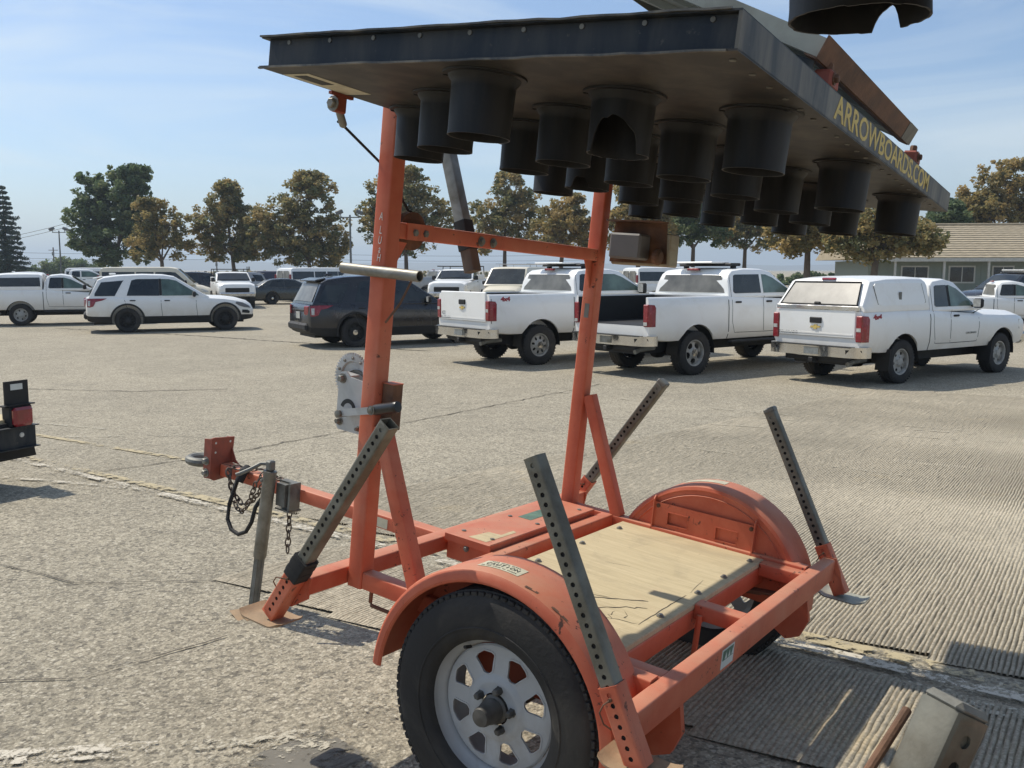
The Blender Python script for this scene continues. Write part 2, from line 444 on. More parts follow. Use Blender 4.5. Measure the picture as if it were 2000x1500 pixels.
# ------------------------------------------------------------------ mesh building
def ortho(d, up=Vector((0, 0, 1))):
    d = d.normalized()
    if abs(d.dot(up)) > 0.98: up = Vector((1, 0, 0))
    s = d.cross(up).normalized()
    u = s.cross(d).normalized()
    return d, s, u
class MB:
    """gathers shapes into one mesh; faces may carry a material slot"""
    def __init__(s): s.v = []; s.f = []; s.mi = []
    def add(s, vs, fs, mi=0):
        o = len(s.v)
        s.v += [tuple(p) for p in vs]
        for f in fs: s.f.append(tuple(i + o for i in f)); s.mi.append(mi)
        return s
    def box(s, c, d, rot=None, mi=0, bev=0.0):
        hx, hy, hz = d[0] / 2, d[1] / 2, d[2] / 2
        M = rot if rot is not None else Matrix.Identity(3)
        c = Vector(c)
        if bev <= 0:
            P = [c + M @ Vector((a * hx, b * hy, e * hz)) for a in (-1, 1) for b in (-1, 1) for e in (-1, 1)]
            return s.add(P, [(0, 1, 3, 2), (4, 6, 7, 5), (0, 4, 5, 1), (2, 3, 7, 6), (0, 2, 6, 4), (1, 5, 7, 3)], mi)
        b_ = min(bev, hx * .9, hy * .9, hz * .9)
        P = []; idx = {}
        for a in (-1, 1):
            for b in (-1, 1):
                for e in (-1, 1):
                    for k in range(3):
                        q = [a * hx, b * hy, e * hz]
                        for j in range(3):
                            if j != k: q[j] -= (a, b, e)[j] * b_
                        idx[(a, b, e, k)] = len(P); P.append(c + M @ Vector(q))
        F = []
        for k in range(3):
            o = [j for j in range(3) if j != k]
            for sg in (-1, 1):
                r = []
                for (p, q) in ((-1, -1), (1, -1), (1, 1), (-1, 1)):
                    t = [0, 0, 0]; t[k] = sg; t[o[0]] = p; t[o[1]] = q
                    r.append(idx[(*t, k)])
                F.append(r if (sg > 0) == (k != 1) else r[::-1])
        for k in range(3):                      # edge strips along axis k
            o = [j for j in range(3) if j != k]
            for p in (-1, 1):
                for q in (-1, 1):
                    t0 = [0, 0, 0]; t1 = [0, 0, 0]
                    t0[k] = -1; t1[k] = 1
                    for t in (t0, t1): t[o[0]] = p; t[o[1]] = q
                    F.append([idx[(*t0, o[0])], idx[(*t1, o[0])], idx[(*t1, o[1])], idx[(*t0, o[1])]])
        for a in (-1, 1):
            for b in (-1, 1):
                for e in (-1, 1): F.append([idx[(a, b, e, k)] for k in range(3)])
        return s.add(P, F, mi)
    def sweep(s, prof, pts, up=Vector((0, 0, 1)), caps=True, mi=0, scale=None):
        """profile (list of (a,b), a sideways b upwards) carried along points"""
        n = len(prof); P = []
        pts = [Vector(p) for p in pts]
        for i, p in enumerate(pts):
            d = (pts[min(i + 1, len(pts) - 1)] - pts[max(i - 1, 0)])
            d, sd, u = ortho(d, up)
            k = 1 if scale is None else scale[i]
            P += [p + sd * a * k + u * b * k for a, b in prof]
        F = []
        for i in range(len(pts) - 1):
            for j in range(n):
                j2 = (j + 1) % n
                F.append((i * n + j, i * n + j2, (i + 1) * n + j2, (i + 1) * n + j))
        if caps:
            F.append(tuple(range(n))[::-1]); F.append(tuple((len(pts) - 1) * n + j for j in range(n)))
        return s.add(P, F, mi)
    def tube(s, pts, r, n=10, caps=True, mi=0, scale=None):
        return s.sweep([(r * math.cos(2 * PI * k / n), r * math.sin(2 * PI * k / n)) for k in range(n)], pts, caps=caps, mi=mi, scale=scale)
    def beam(s, p0, p1, w, h, r=0.006, up=Vector((0, 0, 1)), caps=True, mi=0):
        return s.sweep(rrect(w, h, r), [p0, p1], up, caps, mi)
    def lathe(s, prof, axis0, axis1, n=32, mi=0, skip=None, close=False):
        """profile of (r, t): t metres along axis0->axis1"""
        a0 = Vector(axis0); d, sd, u = ortho(Vector(axis1) - a0)
        P = []
        for (r, t) in prof:
            for k in range(n):
                an = 2 * PI * k / n
                P.append(a0 + d * t + (sd * math.cos(an) + u * math.sin(an)) * r)
        F = []; m = len(prof)
        for i in range(m - 1 if not close else m):
            i2 = (i + 1) % m
            for k in range(n):
                if skip and skip(i, k): continue
                k2 = (k + 1) % n
                F.append((i * n + k, i * n + k2, i2 * n + k2, i2 * n + k))
        return s.add(P, F, mi)
    def prism(s, poly, ext, mi=0):
        """closed polygon of 3-D points pushed out by vector ext"""
        n = len(poly); e = Vector(ext)
        P = [Vector(p) for p in poly]; P += [p + e for p in P]
        F = [tuple(range(n))[::-1], tuple(range(n, 2 * n))]
        F += [(k, (k + 1) % n, n + (k + 1) % n, n + k) for k in range(n)]
        return s.add(P, F, mi)
    def grid(s, fn, nu, nv, mi=0):
        P = [fn(i / nu, j / nv) for i in range(nu + 1) for j in range(nv + 1)]
        F = [(i * (nv + 1) + j, (i + 1) * (nv + 1) + j, (i + 1) * (nv + 1) + j + 1, i * (nv + 1) + j + 1) for i in range(nu) for j in range(nv)]
        return s.add(P, F, mi)
    def disc(s, c, nrm, r, n=8, mi=0):
        d, a, b = ortho(Vector(nrm)); c = Vector(c)
        return s.add([c + (a * math.cos(2 * PI * k / n) + b * math.sin(2 * PI * k / n)) * r for k in range(n)], [tuple(range(n))], mi)
    def bolt(s, c, nrm, r, h, mi=0):
        c = Vector(c); nn = Vector(nrm).normalized()
        s.lathe([(0.0001, h), (r * .8, h), (r, h * .8), (r, 0)], c, c + nn, 6, mi)
        s.lathe([(r * 1.5, 0.0025), (r * 1.5, 0)], c, c + nn, 10, mi)
        return s.disc(c + nn * .0025, nn, r * 1.5, 10, mi)
    def mesh(s, name, mats, smooth=35, recalc=True, weld=False):
        me = bpy.data.meshes.new(name)
        me.from_pydata(s.v, [], s.f)
        if not isinstance(mats, (list, tuple)): mats = [mats]
        for m in mats: me.materials.append(m)
        if len(mats) > 1: me.polygons.foreach_set('material_index', s.mi)
        if recalc:
            bm = bmesh.new(); bm.from_mesh(me)
            if weld: bmesh.ops.remove_doubles(bm, verts=bm.verts, dist=2e-5)
            bmesh.ops.recalc_face_normals(bm, faces=bm.faces)
            bm.to_mesh(me); bm.free()
        if smooth:
            me.shade_smooth(); me.set_sharp_from_angle(angle=R(smooth))
        me.update()
        return me
    def build(s, name, mats, parent=None, smooth=35, M=None, recalc=True):
        o = bpy.data.objects.new(name, s.mesh(name, mats, smooth, recalc))
        COL.objects.link(o)
        if parent is not None: o.parent = parent
        if M is not None: o.matrix_local = M
        return o
def rrect(w, h, r, k=3):
    r = min(r, w * .49, h * .49); p = []
    for (cx, cy, a0) in ((w / 2 - r, h / 2 - r, 0), (-w / 2 + r, h / 2 - r, 90), (-w / 2 + r, -h / 2 + r, 180), (w / 2 - r, -h / 2 + r, 270)):
        for i in range(k + 1):
            a = R(a0 + 90 * i / k); p.append((cx + r * math.cos(a), cy + r * math.sin(a)))
    return p
def link_mesh(name, me, parent=None, loc=None, M=None):
    o = bpy.data.objects.new(name, me); COL.objects.link(o)
    if parent is not None: o.parent = parent
    if loc is not None: o.location = loc
    if M is not None: o.matrix_local = M
    return o
def text(name, body, size, mat, parent, M, ext=0.0015, sx=1.0, align='CENTER', bold=0.0):
    cu = bpy.data.curves.new(name, 'FONT')
    cu.body = body; cu.size = size; cu.extrude = ext; cu.align_x = align; cu.align_y = 'CENTER'; cu.offset = bold
    cu.resolution_u = 3
    tmp = bpy.data.objects.new(name, cu); COL.objects.link(tmp)
    bpy.context.view_layer.update()
    me = bpy.data.meshes.new_from_object(tmp.evaluated_get(bpy.context.evaluated_depsgraph_get()))
    bpy.data.objects.remove(tmp); bpy.data.curves.remove(cu)
    me.transform(Matrix.Diagonal((sx, 1, 1, 1)))
    me.materials.clear(); me.materials.append(mat)
    return link_mesh(name, me, parent, M=M)
def frame(o, x, y, z=None):
    """matrix with origin o, text direction x, text up y"""
    x = Vector(x).normalized(); y = Vector(y); y = (y - x * y.dot(x)).normalized(); z = x.cross(y)
    return Matrix(((x.x, y.x, z.x, o[0]), (x.y, y.y, z.y, o[1]), (x.z, y.z, z.z, o[2]), (0, 0, 0, 1)))
V = Vector
# ------------------------------------------------------------------ ground
D1 = V((0.773, -0.634, 0)).normalized(); N1 = V((-D1.y, D1.x, 0))       # along and across the white edge line
def AB(a, b, lift=0.0):
    x = a * D1.x + b * N1.x; y = a * D1.y + b * N1.y
    return V((x, y, gz(y) + lift))
gm = MB()
ys = [-300, -60, -20, -8, -3, 0, 1, 2] + [2 + .5 * k for k in range(1, 30)] + [17, 19, 22, 26, 32, 40, 60, 100, 200, 500, 1200, 3000, 6000]
xs = [-5000, -1500, -400, -120, -50, -25, -12, -6, -3, -1.5, 0, 1.5, 3, 6, 12, 25, 50, 120, 400, 1500, 5000]
gm.add([(x, y, gz(y)) for y in ys for x in xs], [(j * len(xs) + i, j * len(xs) + i + 1, (j + 1) * len(xs) + i + 1, (j + 1) * len(xs) + i) for j in range(len(ys) - 1) for i in range(len(xs) - 1)])
tag(gm.build('parking_lot', MT['asphalt'], smooth=60, recalc=False), kind='structure')

def strip(name, pts, w, mat, lift, kind='structure', jit=0.0):
    """flat strip laid along ground points (x, y), following the fall of the lot"""
    m = MB(); P = []; L = []
    fine = []
    for k in range(len(pts) - 1):
        p, q = V((*pts[k], 0)), V((*pts[k + 1], 0)); n = max(1, int((q - p).length / (.12 if jit else .5)))
        for i in range(n): fine.append(p.lerp(q, i / n))
    fine.append(V((*pts[-1], 0)))
    for k, p in enumerate(fine):
        d = fine[min(k + 1, len(fine) - 1)] - fine[max(k - 1, 0)]; s = V((-d.y, d.x, 0)).normalized()
        o = s * random.gauss(0, jit) if jit else V((0, 0, 0))
        ww = w * (random.uniform(.35, 1.4) if jit else 1)
        for sg in (-1, 1):
            r = p + o + s * sg * ww / 2
            P.append((r.x, r.y, gz(r.y) + lift))
    F = [(2 * k, 2 * k + 1, 2 * k + 3, 2 * k + 2) for k in range(len(fine) - 1)]
    m.add(P, F)
    return tag(m.build(name, mat, smooth=60), kind=kind)

# grooved, milled concrete: real ridges and cuts, following the photo's direction of milling
def milled(name, amin, amax, bmin, bmax, ds, pitch=0.0196, lift=0.0130, seed=1, ridged=True):
    G = V((0.545, 0.839, 0)).normalized(); Pd = V((G.y, -G.x, 0))
    cs = [AB(a, b) for a in (amin, amax) for b in (bmin, bmax)]
    p0 = min(c.dot(Pd) for c in cs); p1 = max(c.dot(Pd) for c in cs)
    s0 = min(c.dot(G) for c in cs); s1 = max(c.dot(G) for c in cs)
    ni = int((p1 - p0) / pitch); ns = int((s1 - s0) / ds) + 1
    r_ = np.random.default_rng(seed)
    i = np.arange(ni); fr = np.array([0.0, 0.60, 0.68, 0.92]); zz = np.array([0, 0, -1.0, -1.0])
    p = (p0 + (i[:, None] + fr[None, :]) * pitch).reshape(-1)                # columns
    s = s0 + np.arange(ns) * ds
    S, Pp = np.meshgrid(s, p, indexing='ij')
    com = np.zeros(ns); acc = 0
    for k in range(ns): acc = acc * .9 + r_.normal(0, .0006); com[k] = acc
    own = r_.normal(0, .0015, (ns, ni)); own[1:] = (own[1:] + own[:-1]) / 1.6
    wob = com[:, None] + np.repeat(own, 4, axis=1)
    Pq = Pp + wob
    X = S * G.x + Pq * Pd.x; Y = S * G.y + Pq * Pd.y
    A = X * D1.x + Y * D1.y; B = X * N1.x + Y * N1.y
    wear = .5 + .5 * np.sin(B * 1.55 + .6 * np.sin(A * .5) - 4.6)            # wheel paths run along the line and wear the ridges
    wear = np.clip(wear * 1.25 + .05, .22, 1.0)
    if not ridged: wear = wear * 0 + .8
    nz = r_.normal(0, .0009, X.shape)
    depth = .0120 * wear * (1 + r_.normal(0, .16, X.shape))
    gzv = np.vectorize(gz)(Y)
    edge = np.minimum(A - amin, amax - A)
    if bmin < 8: edge = np.minimum(edge, B - bmin)
    if bmax < 8: edge = np.minimum(edge, bmax - B)
    edge = np.clip(edge / .05, 0, 1)
    Z = gzv + .004 + edge * (lift - .0030 + np.tile(zz, ni)[None, :] * depth + nz)
    ok = (A > amin) & (A < amax) & (B > bmin) & (B < bmax)
    nc = ni * 4
    vid = np.arange(ns * nc).reshape(ns, nc)
    q = ok[:-1, :-1] & ok[1:, :-1] & ok[:-1, 1:] & ok[1:, 1:]
    F = np.stack([vid[:-1, :-1], vid[:-1, 1:], vid[1:, 1:], vid[1:, :-1]], -1)[q]
    used = np.unique(F); re = np.full(ns * nc, -1); re[used] = np.arange(len(used))
    me = bpy.data.meshes.new(name)
    co = np.stack([X, Y, Z], -1).reshape(-1, 3)[used].astype(np.float32)
    F = re[F].astype(np.int32)
    me.vertices.add(len(co)); me.vertices.foreach_set('co', co.ravel())
    me.loops.add(F.size); me.loops.foreach_set('vertex_index', F.ravel())
    me.polygons.add(len(F)); me.polygons.foreach_set('loop_start', np.arange(0, F.size, 4, dtype=np.int32)); me.polygons.foreach_set('loop_total', np.full(len(F), 4, dtype=np.int32))
    me.update(); me.validate()
    me.materials.append(MT['milled'])
    o = link_mesh(name, me)
    return tag(o, kind='structure')
milled('milled_pavement', -4.08, 3.6, 2.56, 3.46, .05, seed=3)
milled('milled_pavement', -5.1, 7.0, 3.72, 8.6, .055, seed=4)
milled('milled_pavement', -5.1, 9.0, 8.42, 15.5, .16, lift=.0105, seed=5)

# painted lines, seams and cracks
def lineAB(a0, a1, b, n=6): return [tuple(AB(a0 + (a1 - a0) * k / n, b)[:2]) for k in range(n + 1)]
strip('edge_line', lineAB(-9.3, 6.0, 3.54), 0.08, MT['wline'], .0165)
strip('edge_line', lineAB(-9.3, 6.0, 3.66, 6), 0.10, MT['yline'], .0135)
strip('bay_line', [(-4.6, 7.56), (-4.06, 7.37), (-2.95, 6.94)], 0.07, MT['wline'], .0125)
strip('bay_line', [(-9.5, 13.1), (-5.27, 10.01), (-2.73, 8.11), (-2.2, 7.7)], 0.085, MT['yline'], .0085)
strip('bay_line', [(-6.2, 9.6), (-4.9, 9.75), (-3.4, 9.9)], 0.07, MT['wfaint'], .0085)
strip('bay_line', [(-6.4, 11.4), (-5.0, 10.6), (-4.2, 10.2)], 0.08, MT['wfaint'], .0085)
strip('bay_line', [(0.1, 3.72), (.754, 3.435), (1.676, 3.005), (2.4, 2.68)], 0.09, MT['wfaint'], .0125)
strip('bay_line', [(-2.5, 2.58), (-1.45, 2.70), (-1.12, 2.745)], 0.10, MT['wline'], .0085)
strip('bay_line', [(-1.12, 2.745), (-.8, 2.80)], 0.07, MT['wfaint'], .0087)
strip('bay_line', [(-.86, 2.60), (-.62, 2.86), (-.30, 3.22)], 0.22, MT['wfaint'], .0090)
for (p, q, w) in (((.2, 15.0), (6.4, 8.8), .035), ((-.5, 11.1), (5.4, 5.2), .03), ((-1.0, 12.6), (7.0, 8.2), .03), ((2, 12.2), (8, 7.6), .04)):
    strip('pavement_seam', [p, q], w, MT['seam'], .0185)
strip('asphalt_patch', [(-.98, 2.28), (-.70, 2.56), (-.50, 2.76)], 0.34, MT['patch'], .006)
strip('pavement_crack', [(-3.64, 7.53), (-2.83, 8.39), (-1.79, 10.35), (-1.24, 11.06), (0, 13.28), (1.5, 15.6)], 0.022, MT['crack'], .0075, jit=.012)
strip('pavement_crack', [(-15, 30.6), (-13.3, 29.77), (-9.4, 27.3), (-6.05, 24.88), (-2, 22)], 0.07, MT['crack'], .0075, jit=.03)
strip('pavement_crack', [(-9.5, 15.2), (-6.0, 14.6), (-4.6, 14.9)], 0.03, MT['crack'], .0075, jit=.02)
strip('pavement_crack', [(-2.7, 2.95), (-2.2, 3.25), (-1.6, 3.3), (-1.2, 3.75)], 0.007, MT['crack'], .0075, jit=.006)
strip('pavement_crack', [(-3.0, 5.0), (-2.2, 4.5), (-1.5, 4.54)], 0.008, MT['crack'], .0075, jit=.006)
# ------------------------------------------------------------------ building, trees, lamps, hills
def at_px(u, D): return ((u - 1000) / 1813.14 * D, D)
bd = empty('grey_building')
D0 = 62.0
bx, by = at_px(1692, D0)
bd.matrix_world = Matrix.Translation((bx, by, FAR_Z)) @ Matrix.Rotation(R(-5), 4, 'Z')
tag(bd, 'single-storey grey-green building with a tan tiled roof, at the right behind the trees', 'building')
def bp(n, mb, m, par=None): return mb.build(n, MT[m], par or bd, 30)
H = 2.55; BL = 30.0
wl_ = bp('wall', MB().box((BL / 2, 4.5, H / 2), (BL, 8.6, H)), 'wall')
for k in range(24): pass
bt_ = MB()
for k in range(60): bt_.box((.25 + k * .5, .19, H / 2), (.045, .02, H - .1))
t_ = bp('batten', bt_, 'wall', wl_); t_['kind'] = 'stuff'
rf = empty('roof', parent=bd)
nC = 15; run, rise = 6.2, 2.35
for k in range(nC):                         # one course of tiles after another, each lapping the last
    y0, y1 = -.65 + run * k / nC, -.65 + run * (k + 1) / nC + .10; z0, z1 = H + .12 + rise * k / nC, H + .12 + rise * (k + 1) / nC
    m = MB(); n = 110; P = []
    for i in range(n + 1):
        x = -.8 + (BL + 1.6) * i / n; w = .02 * math.sin(i * PI) + .022 * (i % 2)
        P += [(x, y0, z0 + .075 + w * .5), (x, y1, z1 + .045 + w * .5), (x, y0, z0 - .01)]
    m.add(P, [(3 * i, 3 * i + 3, 3 * i + 4, 3 * i + 1) for i in range(n)] + [(3 * i, 3 * i + 2, 3 * i + 5, 3 * i + 3) for i in range(n)])
    m.build('tile_course', MT['tile'], rf, 20)
MB().add([(-.8, -.65, H + .10), (BL + .8, -.65, H + .10), (BL + .8, 5.55, H + .1 + rise), (-.8, 5.55, H + .1 + rise), (BL + .8, 11.8, H + .1), (-.8, 11.8, H + .1)], [(0, 1, 2, 3), (3, 2, 4, 5), (0, 3, 5), (1, 4, 2)]).build('roof_deck', MT['tile'], rf, 20)
MB().tube([(-.8, 5.6, H + .22 + rise), (BL + .8, 5.6, H + .22 + rise)], .09, 8).build('ridge_cap', MT['tile'], rf)
bp('fascia', MB().box((BL / 2, -.69, H + .02), (BL + 1.6, .05, .22)), 'wtrim')
bp('soffit', MB().box((BL / 2, -.3, H + .0), (BL + 1.6, .72, .03)), 'wtrim')
for x in (1.5, 4.6, 7.4, 9.9): bp('porch_post', MB().box((x, -.55, H / 2), (.13, .13, H)), 'wtrim')
for x, w in ((3.0, 1.6), (6.0, 1.5), (8.6, 1.2), (21.5, 2.0), (26.0, 2.0)):
    f = bp('window', MB().box((x, .17, 1.62), (w + .2, .06, 1.15)), 'wtrim'); bp('pane', MB().box((x, .135, 1.62), (w, .02, .95)), 'glass', f); bp('glazing_bar', MB().box((x, .12, 1.62), (.05, .03, .95)), 'wtrim', f)
dr_ = bp('door', MB().box((10.9, .17, 1.05), (.95, .06, 2.1)), 'wtrim'); bp('handle', MB().box((11.25, .11, 1.05), (.04, .06, .12)), 'galv', dr_)
bp('roof_vent', MB().lathe([(.09, 0), (.09, .35), (.16, .36), (.16, .42), (.001, .48)], (24.0, 1.6, H + .9), (24.0, 1.6, H + 2), 10), 'galv')

# trees: limbs first, then leaf clumps along the limbs
def leaf_mesh(name, clumps, mat, size, seed, droop=.2, tone=0.0):
    """clumps: (centre, radius, count). Each leaf is a small bent diamond; 'pick' carries its own colour"""
    r = np.random.default_rng(seed)
    cs = []; pk = []
    for (c, rad, n) in clumps:
        d = r.normal(size=(n, 3)); d /= np.linalg.norm(d, axis=1)[:, None]
        q = d * (rad * (r.random(n) ** .45))[:, None] * np.array([1, 1, .8])
        cs.append(np.array(c) + q); base = r.normal(.48 + tone, .20)
        pk.append(np.clip(base + r.normal(0, .16, n), 0, 1))
    cs = np.concatenate(cs); pk = np.concatenate(pk); n = len(cs)
    a = r.normal(size=(n, 3)); a[:, 2] = a[:, 2] * .6 - droop; a /= np.linalg.norm(a, axis=1)[:, None]
    b = r.normal(size=(n, 3)); b -= (b * a).sum(1)[:, None] * a; b /= np.linalg.norm(b, axis=1)[:, None]
    nn = np.cross(a, b); s = size * r.uniform(.6, 1.35, n)[:, None]
    P = np.stack([cs - a * s * .55, cs + b * s * .36 + nn * s * .12, cs + a * s * .6, cs - b * s * .36 + nn * s * .12], 1).reshape(-1, 3)
    me = bpy.data.meshes.new(name); F = np.arange(4 * n, dtype=np.int32)
    me.vertices.add(4 * n); me.vertices.foreach_set('co', P.astype(np.float32).ravel())
    me.loops.add(4 * n); me.loops.foreach_set('vertex_index', F)
    me.polygons.add(n); me.polygons.foreach_set('loop_start', F[::4]); me.polygons.foreach_set('loop_total', np.full(n, 4, np.int32))
    me.update()
    at_ = me.attributes.new('pick', 'FLOAT', 'FACE'); at_.data.foreach_set('value', pk.astype(np.float32))
    me.materials.append(MT[mat]); return me
def tree(label, u, D, utop, ubot, ul, ur, mat, seed, leaf=.30, dens=1.0, lean=0.0, forks=4, tone=0.0, lobes=None, base=None, group='trees along the lot edge', trunk=1.0):
    """crown box given by photo columns ul..ur and rows utop..ubot at distance D"""
    r = random.Random(seed)
    px = D / 1813.14
    x, y = (u - 1000) * px, D
    zt = CAM_H + (527 - utop) * px; zb = CAM_H + (527 - ubot) * px; cz0 = zb - FAR_Z
    xl, xr = (ul - u) * px, (ur - u) * px
    root = empty('tree', loc=(x, y, FAR_Z)); tag(root, label, 'tree', group)
    top = zt - FAR_Z; Hc = top - cz0; cx = (xl + xr) / 2; hw = (xr - xl) / 2
    tr = MB(); clumps = []
    tr.tube([(0, 0, -.1), (.05 * r.uniform(-1, 1), 0, cz0 * .5 + .3), (cx * .25, .0, cz0 + Hc * .12)], .20 * trunk, 8, scale=[1.25, 1.0, .8])
    # crown envelope: a few uneven lobes
    if lobes is None:
        lobes = [(cx + hw * r.uniform(-.15, .15), .60, .62), (cx - hw * .45, .34, .52), (cx + hw * .45, .38, .52), (cx + hw * r.uniform(-.3, .3), .82, .36)]
    else: lobes = [((xl + (xr - xl) * a), b, c_) for a, b, c_ in lobes]
    for (lx, lh, lr) in lobes:
        lz = cz0 + Hc * lh; R_ = hw * lr * 1.25; st = (cx * .2, 0, cz0 + Hc * .05)
        midp = V(st).lerp(V((lx, r.uniform(-.4, .4) * hw, lz)), .55) + V((r.uniform(-.3, .3), r.uniform(-.3, .3), .2))
        tr.tube([st, midp, (lx, midp.y, lz)], .10 * trunk, 6, scale=[1, .7, .35])
        n = int(34 * dens * (0.6 + lr))
        for k in range(n):
            d = V((r.gauss(0, 1), r.gauss(0, 1), r.gauss(0, 1))).normalized() * (r.random() ** .40)
            p = V((lx + d.x * R_, d.y * R_ * .95, lz + d.z * Hc * (.24 + .16 * lr)))
            if p.z > top - .1: p.z = top - r.uniform(.1, .6)
            if p.z < cz0: p.z = cz0 + r.uniform(0, .4)
            if not (xl * 1.03 < p.x < xr * 1.03): p.x = max(xl, min(xr, p.x)) * r.uniform(.88, 1.0)
            rad = r.uniform(.30, .75) * (.7 + .06 * hw)
            clumps.append((tuple(p), rad, int(r.uniform(22, 56) * (rad / .45) ** 1.7)))
            if k % 3 == 0: tr.tube([tuple(midp.lerp(V((lx, midp.y, lz)), r.random())), tuple(p)], .03, 4, scale=[1, .4])
    # twigs that poke out
    for k in range(10):
        lx, lh, lr = r.choice(lobes); p = V((lx, 0, cz0 + Hc * lh)); d = V((r.gauss(0, 1), r.gauss(0, .6), abs(r.gauss(0, .8)))).normalized()
        e = p + d * (hw * lr * r.uniform(.9, 1.25)); e.z = min(e.z, top + .1)
        tr.tube([tuple(p), tuple(e)], .028, 4, scale=[1, .35]); clumps.append((tuple(e), r.uniform(.18, .34), int(r.uniform(16, 34))))
    tr.build('trunk', MT['bark'], root, 60)
    link_mesh('crown', leaf_mesh('crown', clumps, mat, leaf, seed, tone=tone), root)
    return root
tree('tall dense dark green tree at the left, bigger than the trees beside it', 232, 104, 330, 517, 144, 308, 'leaf_green', 1, .34, 2.1, lobes=[(.70, .68, .62), (.62, .36, .70), (.22, .40, .44), (.30, .66, .36), (.78, .88, .34), (.85, .30, .45), (.45, .20, .5)], trunk=1.5)
tree('small brown-leaved tree in front of the tall green one', 322, 88, 390, 518, 256, 384, 'leaf_brown', 2, .27, 1.1, tone=-.12)
tree('brown-green tree with forked trunk, between two others left of the lamp post', 462, 92, 358, 508, 384, 506, 'leaf_mix', 3, .28, 1.5, tone=.10, lobes=[(.55, .70, .50), (.25, .45, .48), (.75, .40, .52), (.60, .88, .28), (.35, .18, .40), (.8, .15, .35)])
tree('round-topped turning tree directly left of the right lamp post', 610, 90, 342, 516, 495, 680, 'leaf_mix', 4, .28, 1.7, tone=.08, lobes=[(.62, .74, .46), (.30, .42, .52), (.16, .36, .36), (.72, .38, .52), (.78, .22, .44), (.62, .90, .26), (.45, .2, .5)])
tree('turning tree directly behind the left orange mast', 795, 90, 334, 500, 706, 882, 'leaf_mix', 5, .28, 1.7, tone=.04, lobes=[(.50, .72, .55), (.25, .40, .5), (.75, .42, .5), (.3, .62, .4), (.55, .9, .3), (.5, .25, .6)])
tree('turning tree right of the board stay, between the masts', 985, 92, 340, 500, 914, 1066, 'leaf_mix', 6, .28, 1.6, tone=.14)
tree('pale tan tree directly left of the right orange mast', 1095, 84, 384, 496, 1042, 1172, 'leaf_brown', 7, .27, 1.3, tone=.05)
tree('golden tree behind the control box', 1245, 80, 352, 500, 1172, 1312, 'leaf_brown', 8, .27, 1.5, tone=.02)
tree('dark green tree right of the control box', 1350, 84, 372, 492, 1284, 1420, 'leaf_green', 9, .28, 1.4, tone=.15)
tree('dark turning tree behind the far lamp hoods', 1450, 88, 380, 496, 1390, 1515, 'leaf_mix', 10, .28, 1.3, tone=-.05)
tree('yellow-green tree beside the building, its branches hanging low', 1572, 54, 385, 500, 1492, 1650, 'leaf_brown', 11, .21, 1.7, tone=-.08)
tree('turning tree in front of the tan roof', 1702, 50, 392, 505, 1612, 1822, 'leaf_mix', 12, .20, 1.5, tone=.12, lobes=[(.40, .62, .48), (.18, .45, .42), (.70, .42, .44), (.88, .30, .26), (.45, .25, .55)])
tree('tan tree behind the building at the right edge', 1945, 86, 316, 470, 1862, 2040, 'leaf_brown', 13, .28, 1.9, tone=-.04, lobes=[(.5, .72, .55), (.2, .42, .48), (.75, .5, .55), (.35, .30, .6), (.12, .25, .3)])
tree('dark green tree partly behind the building, under the board corner', 1845, 82, 395, 470, 1790, 1890, 'leaf_green', 14, .27, 1.3)
# conifer at the left edge
def conifer(label, u, D, vtop, ul, ur, seed):
    r = random.Random(seed); px = D / 1813.14; x = (u - 1000) * px; zt = CAM_H + (527 - vtop) * px - FAR_Z; hw = (ur - ul) / 2 * px
    root = empty('conifer', loc=(x, D, FAR_Z)); tag(root, label, 'tree', 'trees along the lot edge')
    tr = MB().tube([(0, 0, 0), (0, 0, zt)], .25, 8, scale=[1, .1]); cl = []
    nL = 20
    for k in range(nL):
        f = k / (nL - 1); z = .6 + (zt - .8) * f; L = hw * (1.0 - f) ** .80 * r.uniform(.85, 1.1) + .15
        for j in range(9):
            a = 2 * PI * j / 9 + k * .7 + r.uniform(-.2, .2); l = L * r.uniform(.65, 1.1)
            e = V((math.cos(a) * l, math.sin(a) * l, z - l * .10 + .05 * l)); tr.tube([(0, 0, z), tuple(e)], .03, 4, scale=[1, .3])
            for q in range(max(1, int(l / .30))):
                g_ = (q + 1) / max(1, int(l / .30)); p = V((0, 0, z)).lerp(e, g_) + V((r.gauss(0, .10), r.gauss(0, .10), r.gauss(0, .06) - .10 * g_)); cl.append((tuple(p), .24 + .10 * (1 - f), 46))
    tr.build('trunk', MT['bark'], root, 60); link_mesh('crown', leaf_mesh('crown', cl, 'needle', .17, seed, droop=.4), root)
conifer('tall dark conifer at the left edge', 22, 112, 366, -22, 64, 21)
